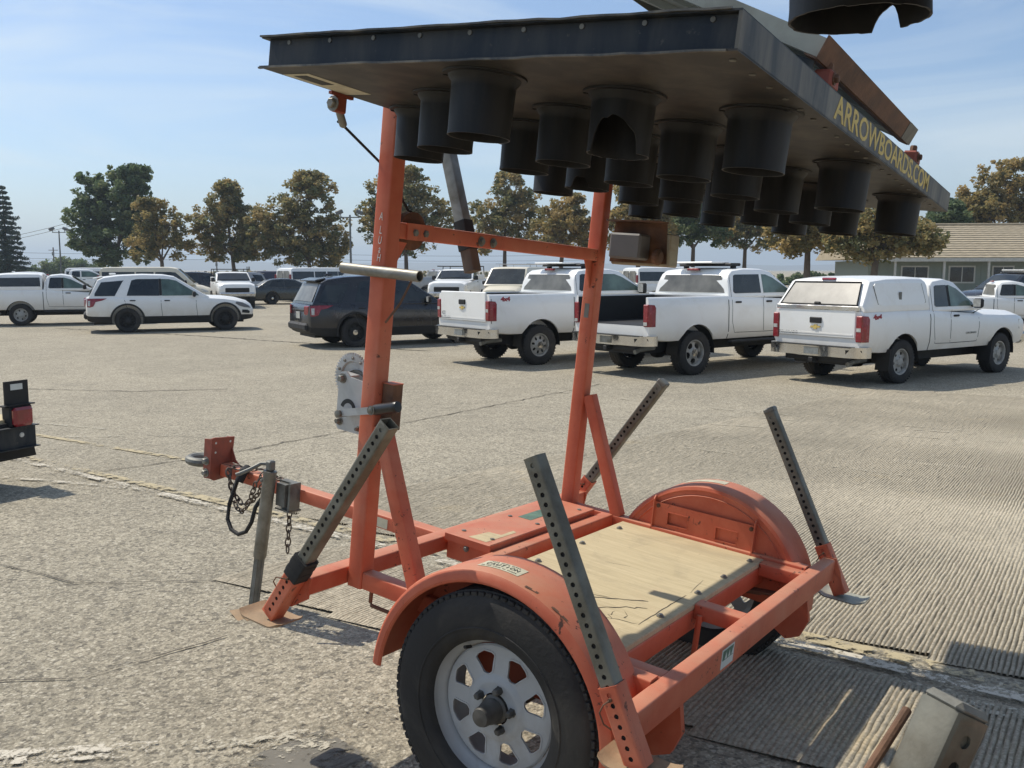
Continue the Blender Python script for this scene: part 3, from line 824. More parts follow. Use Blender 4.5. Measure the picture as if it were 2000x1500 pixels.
# low scrub and a far wood on the skyline
def mass(name, label, pts, D, hts, mat, seed, leaf, n=9000):
    r = np.random.default_rng(seed); px = D / 1813.14; cl = []
    for k in range(len(pts) - 1):
        for i in range(14):
            f = i / 14; u = pts[k] + (pts[k + 1] - pts[k]) * f; h = (hts[k] + (hts[k + 1] - hts[k]) * f) * px * r.uniform(.75, 1.1)
            for q in range(3): cl.append((((u - 1000) * px, D + r.uniform(-4, 4), FAR_Z + h * (q + .4) / 3), h * .28, int(n / 900) * 5))
    o = link_mesh(name, leaf_mesh(name, cl, mat, leaf, seed)); tag(o, label, 'wood', kind='stuff')
mass('far_wood', 'low dark wood on the skyline at the left', [-40, 60, 95, 130, 165, 205, 260], 190, [24, 22, 30, 42, 38, 26, 16], 'leaf_green', 31, .5, 12000)
mass('far_wood', 'thin line of distant bushes between the lamp posts', [330, 420, 480, 560, 640, 720, 860, 1000], 260, [10, 8, 14, 8, 10, 8, 12, 8], 'leaf_mix', 32, .6, 6000)
mass('far_wood', 'dark hedge between the pickups and the building', [1240, 1300, 1400, 1500, 1600, 1690], 120, [16, 20, 14, 18, 26, 22], 'leaf_green', 33, .4, 9000)

# lamp posts
def lamp_post(label, u, D, vtop):
    px = D / 1813.14; h = CAM_H + (527 - vtop) * px - FAR_Z
    o = empty('lamp_post', loc=((u - 1000) * px, D, FAR_Z)); tag(o, label, 'lamp post', 'twin-head lamp posts')
    MB().tube([(0, 0, 0), (0, 0, h)], .10, 10, scale=[1.1, .75]).build('pole', MT['pole'], o)
    MB().beam((-.85, 0, h - .22), (.85, 0, h - .22), .09, .09).build('crossarm', MT['pole'], o)
    for s, x in ((1, .72), (-1, -.80)):
        hd_ = MB().tube([(x, 0, h - .2), (x, 0, h + .15)], .04, 6); hd_.build('bracket', MT['pole'], o)
        MB().box((x + s * .12, 0, h + .22), (.62, .5, .34), Matrix.Rotation(R(s * 24), 3, 'Y'), bev=.06).build('lamp_head', MT['pole'], o)
lamp_post('grey twin-head lamp post beside the conifer', 126, 120, 452)
lamp_post('grey twin-head lamp post left of the orange mast', 688, 82, 422)
# utility poles and wires
up_ = []
for lab, u, D, vt in (('far utility pole with crossarm left of the lamp post', 113, 240, 484), ('far utility pole behind the forked tree', 428, 240, 505), ('far utility pole between the left mast and the lamp post', 742, 260, 500)):
    px = D / 1813.14; h = CAM_H + (527 - vt) * px - FAR_Z
    o = empty('utility_pole', loc=((u - 1000) * px, D, FAR_Z)); tag(o, lab, 'utility pole', 'utility poles')
    MB().tube([(0, 0, 0), (0, 0, h)], .16, 8).build('pole', MT['wood'], o); MB().beam((-1.2, 0, h - .7), (1.2, 0, h - .7), .14, .14).build('crossarm', MT['wood'], o); MB().box((0, -.2, h - 1.6), (.5, .5, .9), bev=.1).build('transformer', MT['pole'], o)
wr = MB()
for (p, q, sag) in (((-112, 190, 6.6), (-62, 150, 11.5), .8), ((-112, 190, 5.9), (-62, 150, 10.9), .8)):
    wr.tube([V(p).lerp(V(q), k / 16) - V((0, 0, sag * 4 * (k / 16) * (1 - k / 16))) for k in range(17)], .035, 5)
for z, sag in ((3.2, .5), (4.6, .5)):
    wr.tube([V((-140, 242, z + 1.6)).lerp(V((20, 262, z + 1.0)), k / 20) - V((0, 0, sag * abs(math.sin(k / 20 * PI * 2)))) for k in range(21)], .035, 5)
tag(wr.build('power_lines', MT['rubber']), 'thin power lines on the skyline behind the trees', 'power line')
# control-yard odds and ends
tag(MB().box((0, 0, .9), (5, 2.2, 1.8), bev=.1).build('dumpster', MT['blue'], M=Matrix.Translation((-24.5, 100, FAR_Z))), 'dark blue container beyond the white van', 'container')
# distant hills
hm = MB(); P = []
hz = [(-3200, 20), (-2600, 60), (-2200, 96), (-1800, 120), (-1400, 96), (-1100, 112), (-700, 66), (-300, 82), (100, 60), (500, 76), (900, 50), (1400, 80), (2200, 60), (3200, 30)]
for k in range(len(hz) * 4 - 3):
    a, f = divmod(k, 4); b = min(a + 1, len(hz) - 1); f /= 4
    x = hz[a][0] + (hz[b][0] - hz[a][0]) * f; h = (hz[a][1] + (hz[b][1] - hz[a][1]) * f) * .42 + random.uniform(-2, 2)
    P += [(x * 1.3, 3600, -2), (x * 1.3, 4100, h), (x * 1.3, 4900, -2)]
hm.add(P, [(3 * k + j, 3 * k + 3 + j, 3 * k + 4 + j, 3 * k + 1 + j) for k in range(len(P) // 3 - 1) for j in (0, 1)])
tag(hm.build('hills', MT['hill'], smooth=80), kind='structure')
# air
HAZE = 0.00042
mh = bpy.data.materials.new('haze'); mh.use_nodes = True; nh_ = mh.node_tree.nodes; nh_.remove(nh_['Principled BSDF'])
pv = nh_.new('ShaderNodeVolumePrincipled'); pv.inputs['Color'].default_value = (.74, .87, 1.0, 1); pv.inputs['Density'].default_value = HAZE; pv.inputs['Anisotropy'].default_value = .2
mh.node_tree.links.new(pv.outputs['Volume'], nh_['Material Output'].inputs['Volume'])
if HAZE > 0:
    hz_o = MB().box((0, 2500, 66), (15000, 9000, 138)).build('haze', mh, smooth=0); tag(hz_o, kind='stuff')
# ------------------------------------------------------------------ arrow board trailer (X forward to the hitch, Y left, Z up; z = 0 at the top of the front bar)
TR = Matrix(((-0.817955, -0.567167, 0.096287, -0.168524), (0.568117, -0.822707, -0.019919, 3.483044), (0.090514, 0.03841, 0.995154, 0.527461), (0, 0, 0, 1)))
BM = Matrix(((0.999696, -0.024657, 0.000966, -0.109899), (0.024674, 0.999326, -0.027177, 0.021982), (-0.000296, 0.027193, 0.99963, 1.404392), (0, 0, 0, 1)))
trailer = empty('arrow_board_trailer', TR)
tag(trailer, 'orange trailer with black arrow board folded flat, its whole frame and white wheel in view', 'trailer', 'arrow board trailers')
OR, OD = MT['orange'], MT['orange_dk']
def part(name, mb, mat, parent=None, smooth=35): return mb.build(name, mat, parent or trailer, smooth)

part('front_bar', MB().beam((0, -.852, -.0315), (0, .852, -.0315), .060, .057), OR)
part('rear_bar', MB().beam((-1.1415, -.848, -.058), (-1.1415, .852, -.058), .050, .084), OR)
for y in (-.653, .653):
    part('side_rail', MB().beam((-.094, y, -.034), (-1.115, y, -.038), .05, .056), OR)
part('tongue', MB().beam((1.435, 0, -.091), (-.24, 0, -.088), .062, .058), OR)
part('crossmember', MB().beam((-.268, -.627, -.034), (-.268, .627, -.034), .052, .058), OR)
for y in (.59, .004, -.597):
    part('stub_rail', MB().beam((-.96, y, -.046), (-1.1155, y, -.046), .06 if y else .1, .052), OR)
part('brace_rod', MB().tube([(-.985, .045, -.05), (-.985, .06, -.26)], .010, 8), OR)
# masts
PX = -.0625
for y in (-.6535, .6535):
    b = MB()
    b.sweep(rrect(.060, .060, .007), [(PX, y, -.062), (PX, y, 1.50)], up=V((1, 0, 0)))
    o = part('mast', b, OR)
    c = MB().beam((PX - .044, y, .475), (-.305, y, -.012), .048, .048, .005, up=V((1, 0, 0)))
    part('brace', c, OR)
part('top_bar', MB().beam((PX + .017, -.622, 1.070), (PX + .017, .622, 1.083), .084, .050), OR)  # depth carried forward to widen the shadow band it casts
g = MB()
for s in (-1, 1):
    g.prism([(PX + .003, s * .622, 1.05), (PX + .003, s * .56, 1.046), (PX + .003, s * .60, .985), (PX + .003, s * .622, .93)], (-.006, 0, 0))
part('gusset', g, OR)
# pulley behind the left end of the top bar
pl = MB().lathe([(.012, -.012), (.062, -.012), (.050, 0), (.062, .012), (.012, .012)], (PX + .035, .505, 1.085), (PX + 1, .505, 1.085), 24)
pu = part('pulley', pl, MT['rust'])
bb = MB()
for y, z in ((.555, 1.08), (.505, 1.08), (.2, 1.075), (.13, 1.074)):
    bb.bolt((PX - .0255, y, z), (-1, 0, 0), .012, .012)
part('bolt', bb, MT['galv_dk'])
part('pulley_plate', MB().box((PX - .028, .53, 1.082), (.005, .125, .052)), OD)

# handle pipe across the left mast
pp = MB().lathe([(.0170, 0), (.0170, .315), (.0138, .315), (.0138, .20), (.0001, .20)], (.066, .7015, .951), (-.3, .7015, .9535), 20)
pp.lathe([(.0001, 0), (.0170, 0)], (.066, .7015, .951), (-.3, .7015, .9535), 20)
part('handle_pipe', pp, MT['galv'])
part('pipe_stay', MB().tube([(-.215, .695, .94), (-.165, .683, .865), (-.11, .68, .80)], .0035, 6), MT['rust'])

# paint-marker writing down the mast: A L U a H
mk = [('A', .0, .0), ('L', -.041, -.004), ('U', -.072, -.003), ('a', -.099, -.006), ('H', -.125, -.005)]
for ch, dz, dx in mk:
    text('paint_writing', ch, .034, MT['marker'], trailer, frame((PX - .002 + dx * .5, .6853, 1.118 + dz), (-1, 0.0, -.12), (0, 0, 1)), .0004, .62)

# worn maker's plates stuck on the masts
part('mast_sticker', MB().box((PX - .0, -.6225, .835), (.022, .001, .060)), MT['galv_dk'])

# telescoping square outrigger legs with a pin hole every inch
def telescope(length, w=.0445, pitch=.0254, first=.022):
    """square tube along -Z from z=0, holes through the two Y faces; slot 0 steel, slot 1 bore with its shade painted in"""
    m = MB(); h = w / 2; hr = .0066; r = .0055
    n = int((length - first * 2) / pitch) + 1
    for sy in (-1, 1):
        y = sy * h
        z0 = -(first - pitch / 2)
        for k in range(n):
            zc = -first - k * pitch; zt, zb = zc + pitch / 2, zc - pitch / 2
            co = [(h - r, y, zt), (-h + r, y, zt), (-h + r, y, zb), (h - r, y, zb)]
            ring = [(hr * math.cos(R(45 + 45 * j)), y, zc + hr * math.sin(R(45 + 45 * j))) for j in range(8)]
            inn = [(x, y - sy * .003, z) for x, _, z in ring]
            o = co + ring + inn
            F = []
            for q in range(4):
                a, b_ = 4 + 2 * q, 4 + (2 * q + 1); c_ = 4 + (2 * q + 2) % 8
                F += [(q, b_, a), (q, (q + 1) % 4, b_), ((q + 1) % 4, c_, b_)]
            F += [(4 + j, 4 + (j + 1) % 8, 12 + (j + 1) % 8, 12 + j) for j in range(8)]
            m.add(o, F)
        zz = -first - n * pitch + pitch / 2
        for (za, zb) in ((0, z0), (zz, -length)):
            m.add([(h - r, y, za), (-h + r, y, za), (-h + r, y, zb), (h - r, y, zb)], [(0, 1, 2, 3)])
    # the other two faces with the rounded corners
    for sx in (-1, 1):
        pr = [(sx * (h - r), -h), (sx * (h - r * .3), -h + r * .3), (sx * h, -h + r), (sx * h, h - r), (sx * (h - r * .3), h - r * .3), (sx * (h - r), h)]
        m.add([(x, y, z) for z in (0, -length) for x, y in pr], [(j, j + 1, 7 + j, 6 + j) for j in range(5)])
    # bore: inside shade painted near-black below the steel mouth
    q = h - .0032
    pr = [(-q, -q), (q, -q), (q, q), (-q, q)]
    for z0_, z1_, mi in ((0, -.035, 0), (-.035, -length, 1)):
        m.add([(x, y, z) for z in (z0_, z1_) for x, y in pr], [(j, (j + 1) % 4, 4 + (j + 1) % 4, 4 + j) for j in range(4)], mi)
    m.add([(x, y, -min(.4, length * .9)) for x, y in pr], [(0, 1, 2, 3)], 1)
    rim = [(-h, -h), (h, -h), (h, h), (-h, h)]
    for z in (0, -length):
        m.add([(x, y, z) for x, y in rim] + [(x, y, z) for x, y in pr], [(j, (j + 1) % 4, 4 + (j + 1) % 4, 4 + j) for j in range(4)])
    return m
tele_me = telescope(.735).mesh('outrigger_leg', [MT['leg'], MT['dark_in']], 30, weld=True)
def sleeve_mb(length, w=.054):
    m = telescope(length, w, .0254, .020)
    return m
sleeve_me = sleeve_mb(.20).mesh('sleeve', [OD, MT['dark_in']], 30, weld=True)
cap_me = MB().box((0, 0, .008), (.0465, .0465, .022), bev=.005).mesh('end_cap', MT['galv_dk'])
def foot_mb():
    m = MB()
    L_, W_ = .185, .125
    def fn(u, v):
        x = (u - .5) * L_; y = (v - .5) * W_
        e = max(0, abs(u - .5) * 2 - .62) / .38; e2 = max(0, abs(v - .5) * 2 - .80) / .2
        return (x * (1 - .06 * e2), y * (1 - .14 * e * e), .013 * e ** 1.6 + .002 * e2)
    m.grid(fn, 16, 8)
    m.grid(lambda u, v: tuple(a - b_ for a, b_ in zip(fn(u, v), (0, 0, .005))), 16, 8)
    for u in (0, 1):
        m.add([fn(u, v / 8) for v in range(9)] + [tuple(a - b_ for a, b_ in zip(fn(u, v / 8), (0, 0, .005))) for v in range(9)], [(k, k + 1, 10 + k, 9 + k) for k in range(8)])
        m.add([fn(v / 16, u) for v in range(17)] + [tuple(a - b_ for a, b_ in zip(fn(v / 16, u), (0, 0, .005))) for v in range(17)], [(k, k + 1, 18 + k, 17 + k) for k in range(16)])
    return m
foot_me = foot_mb().mesh('foot', MT['foot'], 50)
foot_pale_me = foot_mb().mesh('foot', MT['solar'], 50)
def legM(top, bot, y, roll=0):
    d = (V(bot) - V(top)).normalized()          # pointing down the leg = local -Z
    z = -d; yy = V((0, 1, 0)); x = yy.cross(z).normalized(); yy = z.cross(x)
    M = Matrix.Identity(4)
    for i in range(3): M[i][0], M[i][1], M[i][2] = x[i], yy[i], z[i]
    M[0][3], M[1][3], M[2][3] = top
    return M
pin_me = MB().tube([(0, .034, 0), (0, -.034, 0)], .005, 8).tube([(0, .034, 0), (.012, .046, -.004), (.03, .045, -.02), (.036, .035, -.05), (.030, .02, -.07)], .0022, 6).mesh('pin', MT['rust'])
legs = []
for (top, bot, y, cap, kind) in (((-.332, .545), (.093, -.147), .877, False, 0), ((-.332, .545), (.060, -.093), -.877, True, 1),
                                 ((-.820, .553), (-1.195, -.112), .880, False, 2), ((-.822, .510), (-1.200, -.150), -.880, True, 3)):
    T_ = V((top[0], y, top[1])); B_ = V((bot[0], y, bot[1])); d = (B_ - T_).normalized()
    M = legM(T_, B_, y)
    leg = link_mesh('outrigger', tele_me, trailer, M=M); legs.append(leg)
    Ls = (B_ - T_).length
    slz = {0: -Ls + .205, 1: -Ls + .175, 2: -Ls + .185, 3: -Ls + .20}[kind]
    link_mesh('sleeve', sleeve_me, leg, loc=(0, 0, slz))
    if cap: link_mesh('end_cap', cap_me, leg)
    link_mesh('pin', pin_me, leg, loc=(0, 0, slz - .03))
    fm = Matrix.Translation((0, 0, -Ls - .012)) @ (Matrix.Rotation(math.atan2(d.x, -d.z) * (1 if kind < 2 else 1), 4, 'Y'))
    f = link_mesh('foot', foot_pale_me if kind == 3 else foot_me, leg, M=fm)
    if kind == 0:
        tp = MB()
        for k in range(5): tp.sweep(rrect(.060 + .002 * (k % 2), .060 + .002 * (k % 2), .006), [(0, 0, slz + .055 - k * .016), (0, 0, slz + .037 - k * .016)], up=V((1, 0, 0)))
        link_mesh('tape_wrap', tp.mesh('tape_wrap', MT['rubber']), leg)
for s in (-1, 1):      # welded plates that carry the sleeves
    part('sleeve_plate', MB().prism([(-.04, s * .851, .0), (.05, s * .851, -.005), (.085, s * .851, -.10), (.04, s * .851, -.115), (-.03, s * .851, -.07)], (0, s * -.008, 0)), OD)
    part('sleeve_plate', MB().prism([(-1.17, s * .8525, -.10), (-1.10, s * .8525, -.01), (-1.168, s * .8525, -.012), (-1.19, s * .8525, -.06), (-1.215, s * .8525, -.145), (-1.18, s * .8525, -.15)], (0, s * .006, 0)), OD)

# jack on the tongue
jk = MB().lathe([(.0001, -.012), (.029, -.012), (.030, -.006), (.0285, 0), (.0285, .385), (.026, .392), (.0001, .392)], (.985, .128, .005), (1.052, .120, -.67), 24)
jack = part('jack', jk, MT['galv'])
inner = MB().lathe([(.0210, .0), (.0210, .285)], (1.0235, .1236, -.378), (1.052, .120, -.67), 12)
for k in range(6):
    a = 2 * PI * k / 6
    inner.beam((1.0235 + .0205 * math.cos(a), .1236 + .0205 * math.sin(a), -.38), (1.050 + .0205 * math.cos(a), .1205 + .0205 * math.sin(a), -.655), .005, .005, .001)
part('jack_tube', inner, MT['galv_dk'], jack)
fp = link_mesh('jack_foot', MB().box((0, 0, -.003), (.20, .13, .006), bev=.004).box((0, 0, .004), (.07, .07, .010)).mesh('jack_foot', MT['foot']), jack,
               M=Matrix.Translation((1.056, .122, -.677)) @ Matrix.Rotation(R(-5), 4, 'Y') @ Matrix.Rotation(R(-18), 4, 'Z'))
hd = MB().box((.984, .128, .040), (.032, .034, .045), bev=.006)
hd.tube([(.99, .128, .046), (1.02, .15, .044), (1.05, .178, .018), (1.085, .205, -.006), (1.10, .215, -.014)], .0085, 8)
hd.bolt((.984, .172, -.02), (0, 1, 0), .006, .006)
part('jack_crank', hd, MT['galv_dk'], jack)
br = MB().box((.945, .052, -.088), (.075, .036, .115)).box((.945, .083, -.088), (.055, .03, .10)).box((.90, .06, -.09), (.012, .06, .12))
br.box((.945, .050, -.158), (.09, .07, .007))
part('jack_bracket', br, MT['galv_dk'])

# hitch plate, ring and bolts
ht = MB()
ht.prism([(1.440, .084, .062), (1.440, .070, .066), (1.440, -.046, .060), (1.440, -.040, -.02), (1.440, -.046, -.128), (1.440, .060, -.140), (1.440, .084, -.128)], (.007, 0, 0))
ht.prism([(1.4475, .084, .060), (1.492, .084, .054), (1.492, .084, -.118), (1.482, .084, -.132), (1.4475, .084, -.128)], (0, -.006, 0))
ht.prism([(1.4475, -.046, .058), (1.492, -.046, .052), (1.492, -.046, -.118), (1.4475, -.046, -.126)], (0, .006, 0))
ht.prism([(1.4395, -.036, .010), (1.4395, -.036, -.060), (1.375, -.030, -.060), (1.405, -.034, -.045)], (0, .005, 0))
hitch = part('hitch_plate', ht, MT['orange_brown'])  # browner orange paints in the shade on its rear face
hh = MB()
for (y, z) in ((.060, .040), (-.022, .040), (.060, -.005)): hh.disc((1.4392, y, z), (-1, 0, 0), .0055, 10)
part('bolt_hole', hh, MT['decal_w'], hitch)['kind'] = 'stuff'  # flat pale discs paint the brightness seen through the holes
ring = MB()
def torus(mb, c, ax, Rr, r, n=28, m=10, sx=1.0):
    d, a, b_ = ortho(V(ax)); c = V(c); P = []
    for i in range(n):
        t = 2 * PI * i / n; rad = a * math.cos(t) * sx + b_ * math.sin(t)
        nn = rad.normalized()
        for j in range(m):
            q = 2 * PI * j / m; P.append(c + rad * Rr + (nn * math.cos(q) + d * math.sin(q)) * r)
    F = [(i * m + j, ((i + 1) % n) * m + j, ((i + 1) % n) * m + (j + 1) % m, i * m + (j + 1) % m) for i in range(n) for j in range(m)]
    return mb.add(P, F)
torus(ring, (1.570, .03, -.070), (0, 0, 1), .060, .0205)
ring.beam((1.52, .02, -.070), (1.448, .02, -.070), .055, .04, .008)
part('hitch_ring', ring, MT['galv_dk'], hitch)
hb = MB()
for (x, z) in ((1.472, -.048), (1.470, -.104)): hb.bolt((x, .0845, z), (0, 1, 0), .014, .018)
part('bolt', hb, MT['galv'], hitch)

# safety chains slung over the tongue
link_me = MB(); torus(link_me, (0, 0, 0), (0, 1, 0), .0115, .0032, 14, 6, 1.0)
lm_ = [(x * 1.0, y, z * 1.75) for x, y, z in link_me.v]; link_me.v = lm_
link_me = link_me.mesh('chain_link', MT['chain'], 60)
def chain(pts, name='safety_chain'):
    pts = [V(p) for p in pts]; ch = empty(name, parent=trailer)
    cum = [0]
    for k in range(1, len(pts)): cum.append(cum[-1] + (pts[k] - pts[k - 1]).length)
    n = int(cum[-1] / .0305)
    for i in range(n):
        s = (i + .5) * cum[-1] / n; k = max(j for j in range(len(cum) - 1) if cum[j] <= s)
        f = (s - cum[k]) / max(cum[k + 1] - cum[k], 1e-6); p = pts[k].lerp(pts[k + 1], f); d = (pts[k + 1] - pts[k]).normalized()
        q = d.to_track_quat('Z', 'Y'); M = Matrix.Translation(p) @ q.to_matrix().to_4x4() @ Matrix.Rotation(R(90 * (i % 2) + random.uniform(-14, 14)), 4, 'Z')
        link_mesh('chain_link', link_me, ch, M=M)
    return ch
def arcpts(p, q, sag, n=10):
    p, q = V(p), V(q); return [p.lerp(q, k / n) + V((0, 0, -sag * 4 * (k / n) * (1 - k / n))) for k in range(n + 1)]
chain(arcpts((1.36, .052, -.075), (1.05, .105, -.060), .125, 12))
chain(arcpts((1.33, .070, -.06), (1.08, .125, -.070), .155, 12) + arcpts((1.08, .125, -.07), (1.04, .06, -.028), -.03, 4)[1:])
chain([(1.34, .05, -.06), (1.30, .055, -.045), (1.24, .02, -.045), (1.20, -.03, -.046)])
chain([(1.10, .06, -.035), (1.07, .02, -.050), (1.02, .03, -.045), (.95, .04, -.046), (.915, .062, -.05)])
chain([(.915, .066, -.155), (.912, .067, -.345)])
cb = MB().tube([(1.27, .045, -.06), (1.25, .085, -.10), (1.255, .115, -.20), (1.25, .125, -.265), (1.215, .13, -.305), (1.165, .13, -.315), (1.115, .13, -.29), (1.085, .128, -.24), (1.075, .12, -.17), (1.06, .10, -.13)], .0095, 10)
cb.tube([(1.25, .03, -.045), (1.23, .065, -.05), (1.235, .085, -.095)], .020, 10)
part('trailer_cable', cb, MT['rubber'])

# serial sticker and green decal on the tongue
part('sticker', MB().box((.46, .0325, -.092), (.16, .0008, .040)), MT['decal'])
text('sticker_number', 'F14', .036, MT['ink'], trailer, frame((.46, .0332, -.092), (-1, 0, 0), (0, 0, 1)), .0003, .9)
part('decal', MB().box((.66, .006, -.0615), (.14, .04, .0008)), MT['green'])

# battery box and lid behind the front bar
lb = MB().box((-.135, -.19, -.038), (.190, .735, .085), bev=.004)
box_ = part('battery_box', lb, OD)
ld = MB().box((-.135, -.192, .011), (.205, .752, .010), bev=.003).box((-.233, -.192, .000), (.006, .752, .028)).box((-.135, .1815, .0), (.205, .006, .026))
lid = part('lid', ld, OR, box_)
bl = MB()
for x in (-.07, -.20):
    for y in (.12, -.18, -.50): bl.bolt((x, y, .0165), (0, 0, 1), .006, .004)
bl.bolt((-.13, .1785, -.025), (0, 1, 0), .008, .008)
part('bolt', bl, MT['galv_dk'], box_)
part('bare_patch', MB().add([(-.205, .165, .0168), (-.21, -.02, .0168), (-.19, -.03, .0168), (-.19, .05, .0168), (-.14, .06, .0168), (-.125, .165, .0168)], [(0, 1, 2, 3, 4, 5)]), MT['ply'], lid)
part('decal', MB().box((-.125, -.28, .0166), (.06, .16, .0008)), MT['green'], lid)

# deck
dk = MB().box((-.649, 0, -.032), (.618, 1.278, .020), bev=.003)
deck = part('deck', dk, MT['ply'])
dfm = MB()
dfm.beam((-.934, -.628, -.078), (-.934, .628, -.078), .05, .072).beam((-.366, -.628, -.078), (-.366, .628, -.078), .05, .072)
part('deck_frame', dfm, OR)
scr_me = MB().bolt((0, 0, 0), (0, 0, 1), .0085, .009).mesh('screw', MT['galv'])
for (x, y) in ((-.385, -.52), (-.385, -.22), (-.385, .09), (-.925, -.56), (-.925, -.30), (-.925, -.07), (-.925, .22), (-.385, .40), (-.925, .50)):
    link_mesh('screw', scr_me, deck, loc=(x, y, -.0219))
# split veneer: a scored rectangle and the checks inside it
ck = MB()
def chk(pts, w):
    P = []; 
    pts = [V((x, y, -.0212)) for x, y in pts]
    for k, p in enumerate(pts):
        d = pts[min(k + 1, len(pts) - 1)] - pts[max(k - 1, 0)]; s = V((-d.y, d.x, 0)).normalized(); ww = w * random.uniform(.4, 1.3) * (.3 if k in (0, len(pts) - 1) else 1)
        P += [p + s * ww, p - s * ww]
    ck.add(P, [(2 * k, 2 * k + 1, 2 * k + 3, 2 * k + 2) for k in range(len(pts) - 1)])
def wig(p, q, n, j): return [(p[0] + (q[0] - p[0]) * k / n + random.gauss(0, j), p[1] + (q[1] - p[1]) * k / n + random.gauss(0, j)) for k in range(n + 1)]
# corners of the scored sheet, on the deck
c0, c1, c2, c3 = (-.612, .262), (-.600, .62), (-.905, .345), (-.905, -.10)
chk(wig((-.60, .17), (-.615, .42), 8, .002), .0016); chk(wig((-.61, .26), (-.735, .20), 6, .001), .0012)
chk(wig((-.905, .335), (-.905, -.02), 12, .001), .0014); chk(wig((-.905, -.05), (-.885, -.21), 4, .001), .0011)
chk(wig((-.63, .29), (-.84, .135), 14, .0015), .0035); chk(wig((-.63, .40), (-.905, .335), 14, .002), .0014)
chk(wig((-.615, .36), (-.72, .33), 7, .006), .0016); chk(wig((-.72, .33), (-.86, .19), 9, .006), .0028)
chk(wig((-.64, .42), (-.80, .35), 9, .008), .0013); chk(wig((-.82, .36), (-.80, .30), 5, .005), .0012); chk(wig((-.86, .33), (-.83, .27), 5, .005), .0012)
chk(wig((-.66, .33), (-.70, .29), 5, .006), .0012); chk(wig((-.55, -.10), (-.64, -.13), 4, .001), .0008)
part('split_veneer', ck, MT['crack'], deck, smooth=0)

# fenders: rolled outer lip, inner skirt on the frame side
FC = (-.705, -.205)
def fender(sgn):
    m = MB(); Rf = .407; n = 40
    yi, yo = .652, .842
    prof = [(yi - .004, Rf - .018), (yi, Rf - .006), (yi + .012, Rf), (yo - .022, Rf + .001), (yo - .008, Rf - .003), (yo, Rf - .014), (yo + .001, Rf - .030), (yo - .004, Rf - .034)]
    prof_in = [(y - (.002 if y > .8 else -.002), r - .004) for y, r in prof[::-1]]
    full = prof + prof_in
    P = []
    for i in range(n + 1):
        a = R(3 + 180 * i / n)
        for (y, r) in full: P.append((FC[0] + r * math.cos(a), sgn * y, FC[1] + r * math.sin(a)))
    k = len(full)
    F = [(i * k + j, i * k + (j + 1) % k, (i + 1) * k + (j + 1) % k, (i + 1) * k + j) for i in range(n) for j in range(k)]
    F += [tuple(range(k)), tuple(n * k + j for j in range(k))]
    m.add(P, F)
    return m
def skirt(sgn):
    m = MB(); n = 36; y = sgn * .652
    top = [(FC[0] + .392 * math.cos(R(4 + 176 * i / n)), y, FC[1] + .392 * math.sin(R(4 + 176 * i / n))) for i in range(n + 1)]
    m.prism(top, (0, sgn * .003, 0))
    # pressed bead that follows the rim
    m.sweep([(-.004, 0), (0, .003), (.004, 0), (0, -.003)], [(FC[0] + .365 * math.cos(R(12 + 156 * i / n)), y - sgn * .001, FC[1] + .365 * math.sin(R(12 + 156 * i / n))) for i in range(n + 1)])
    return m
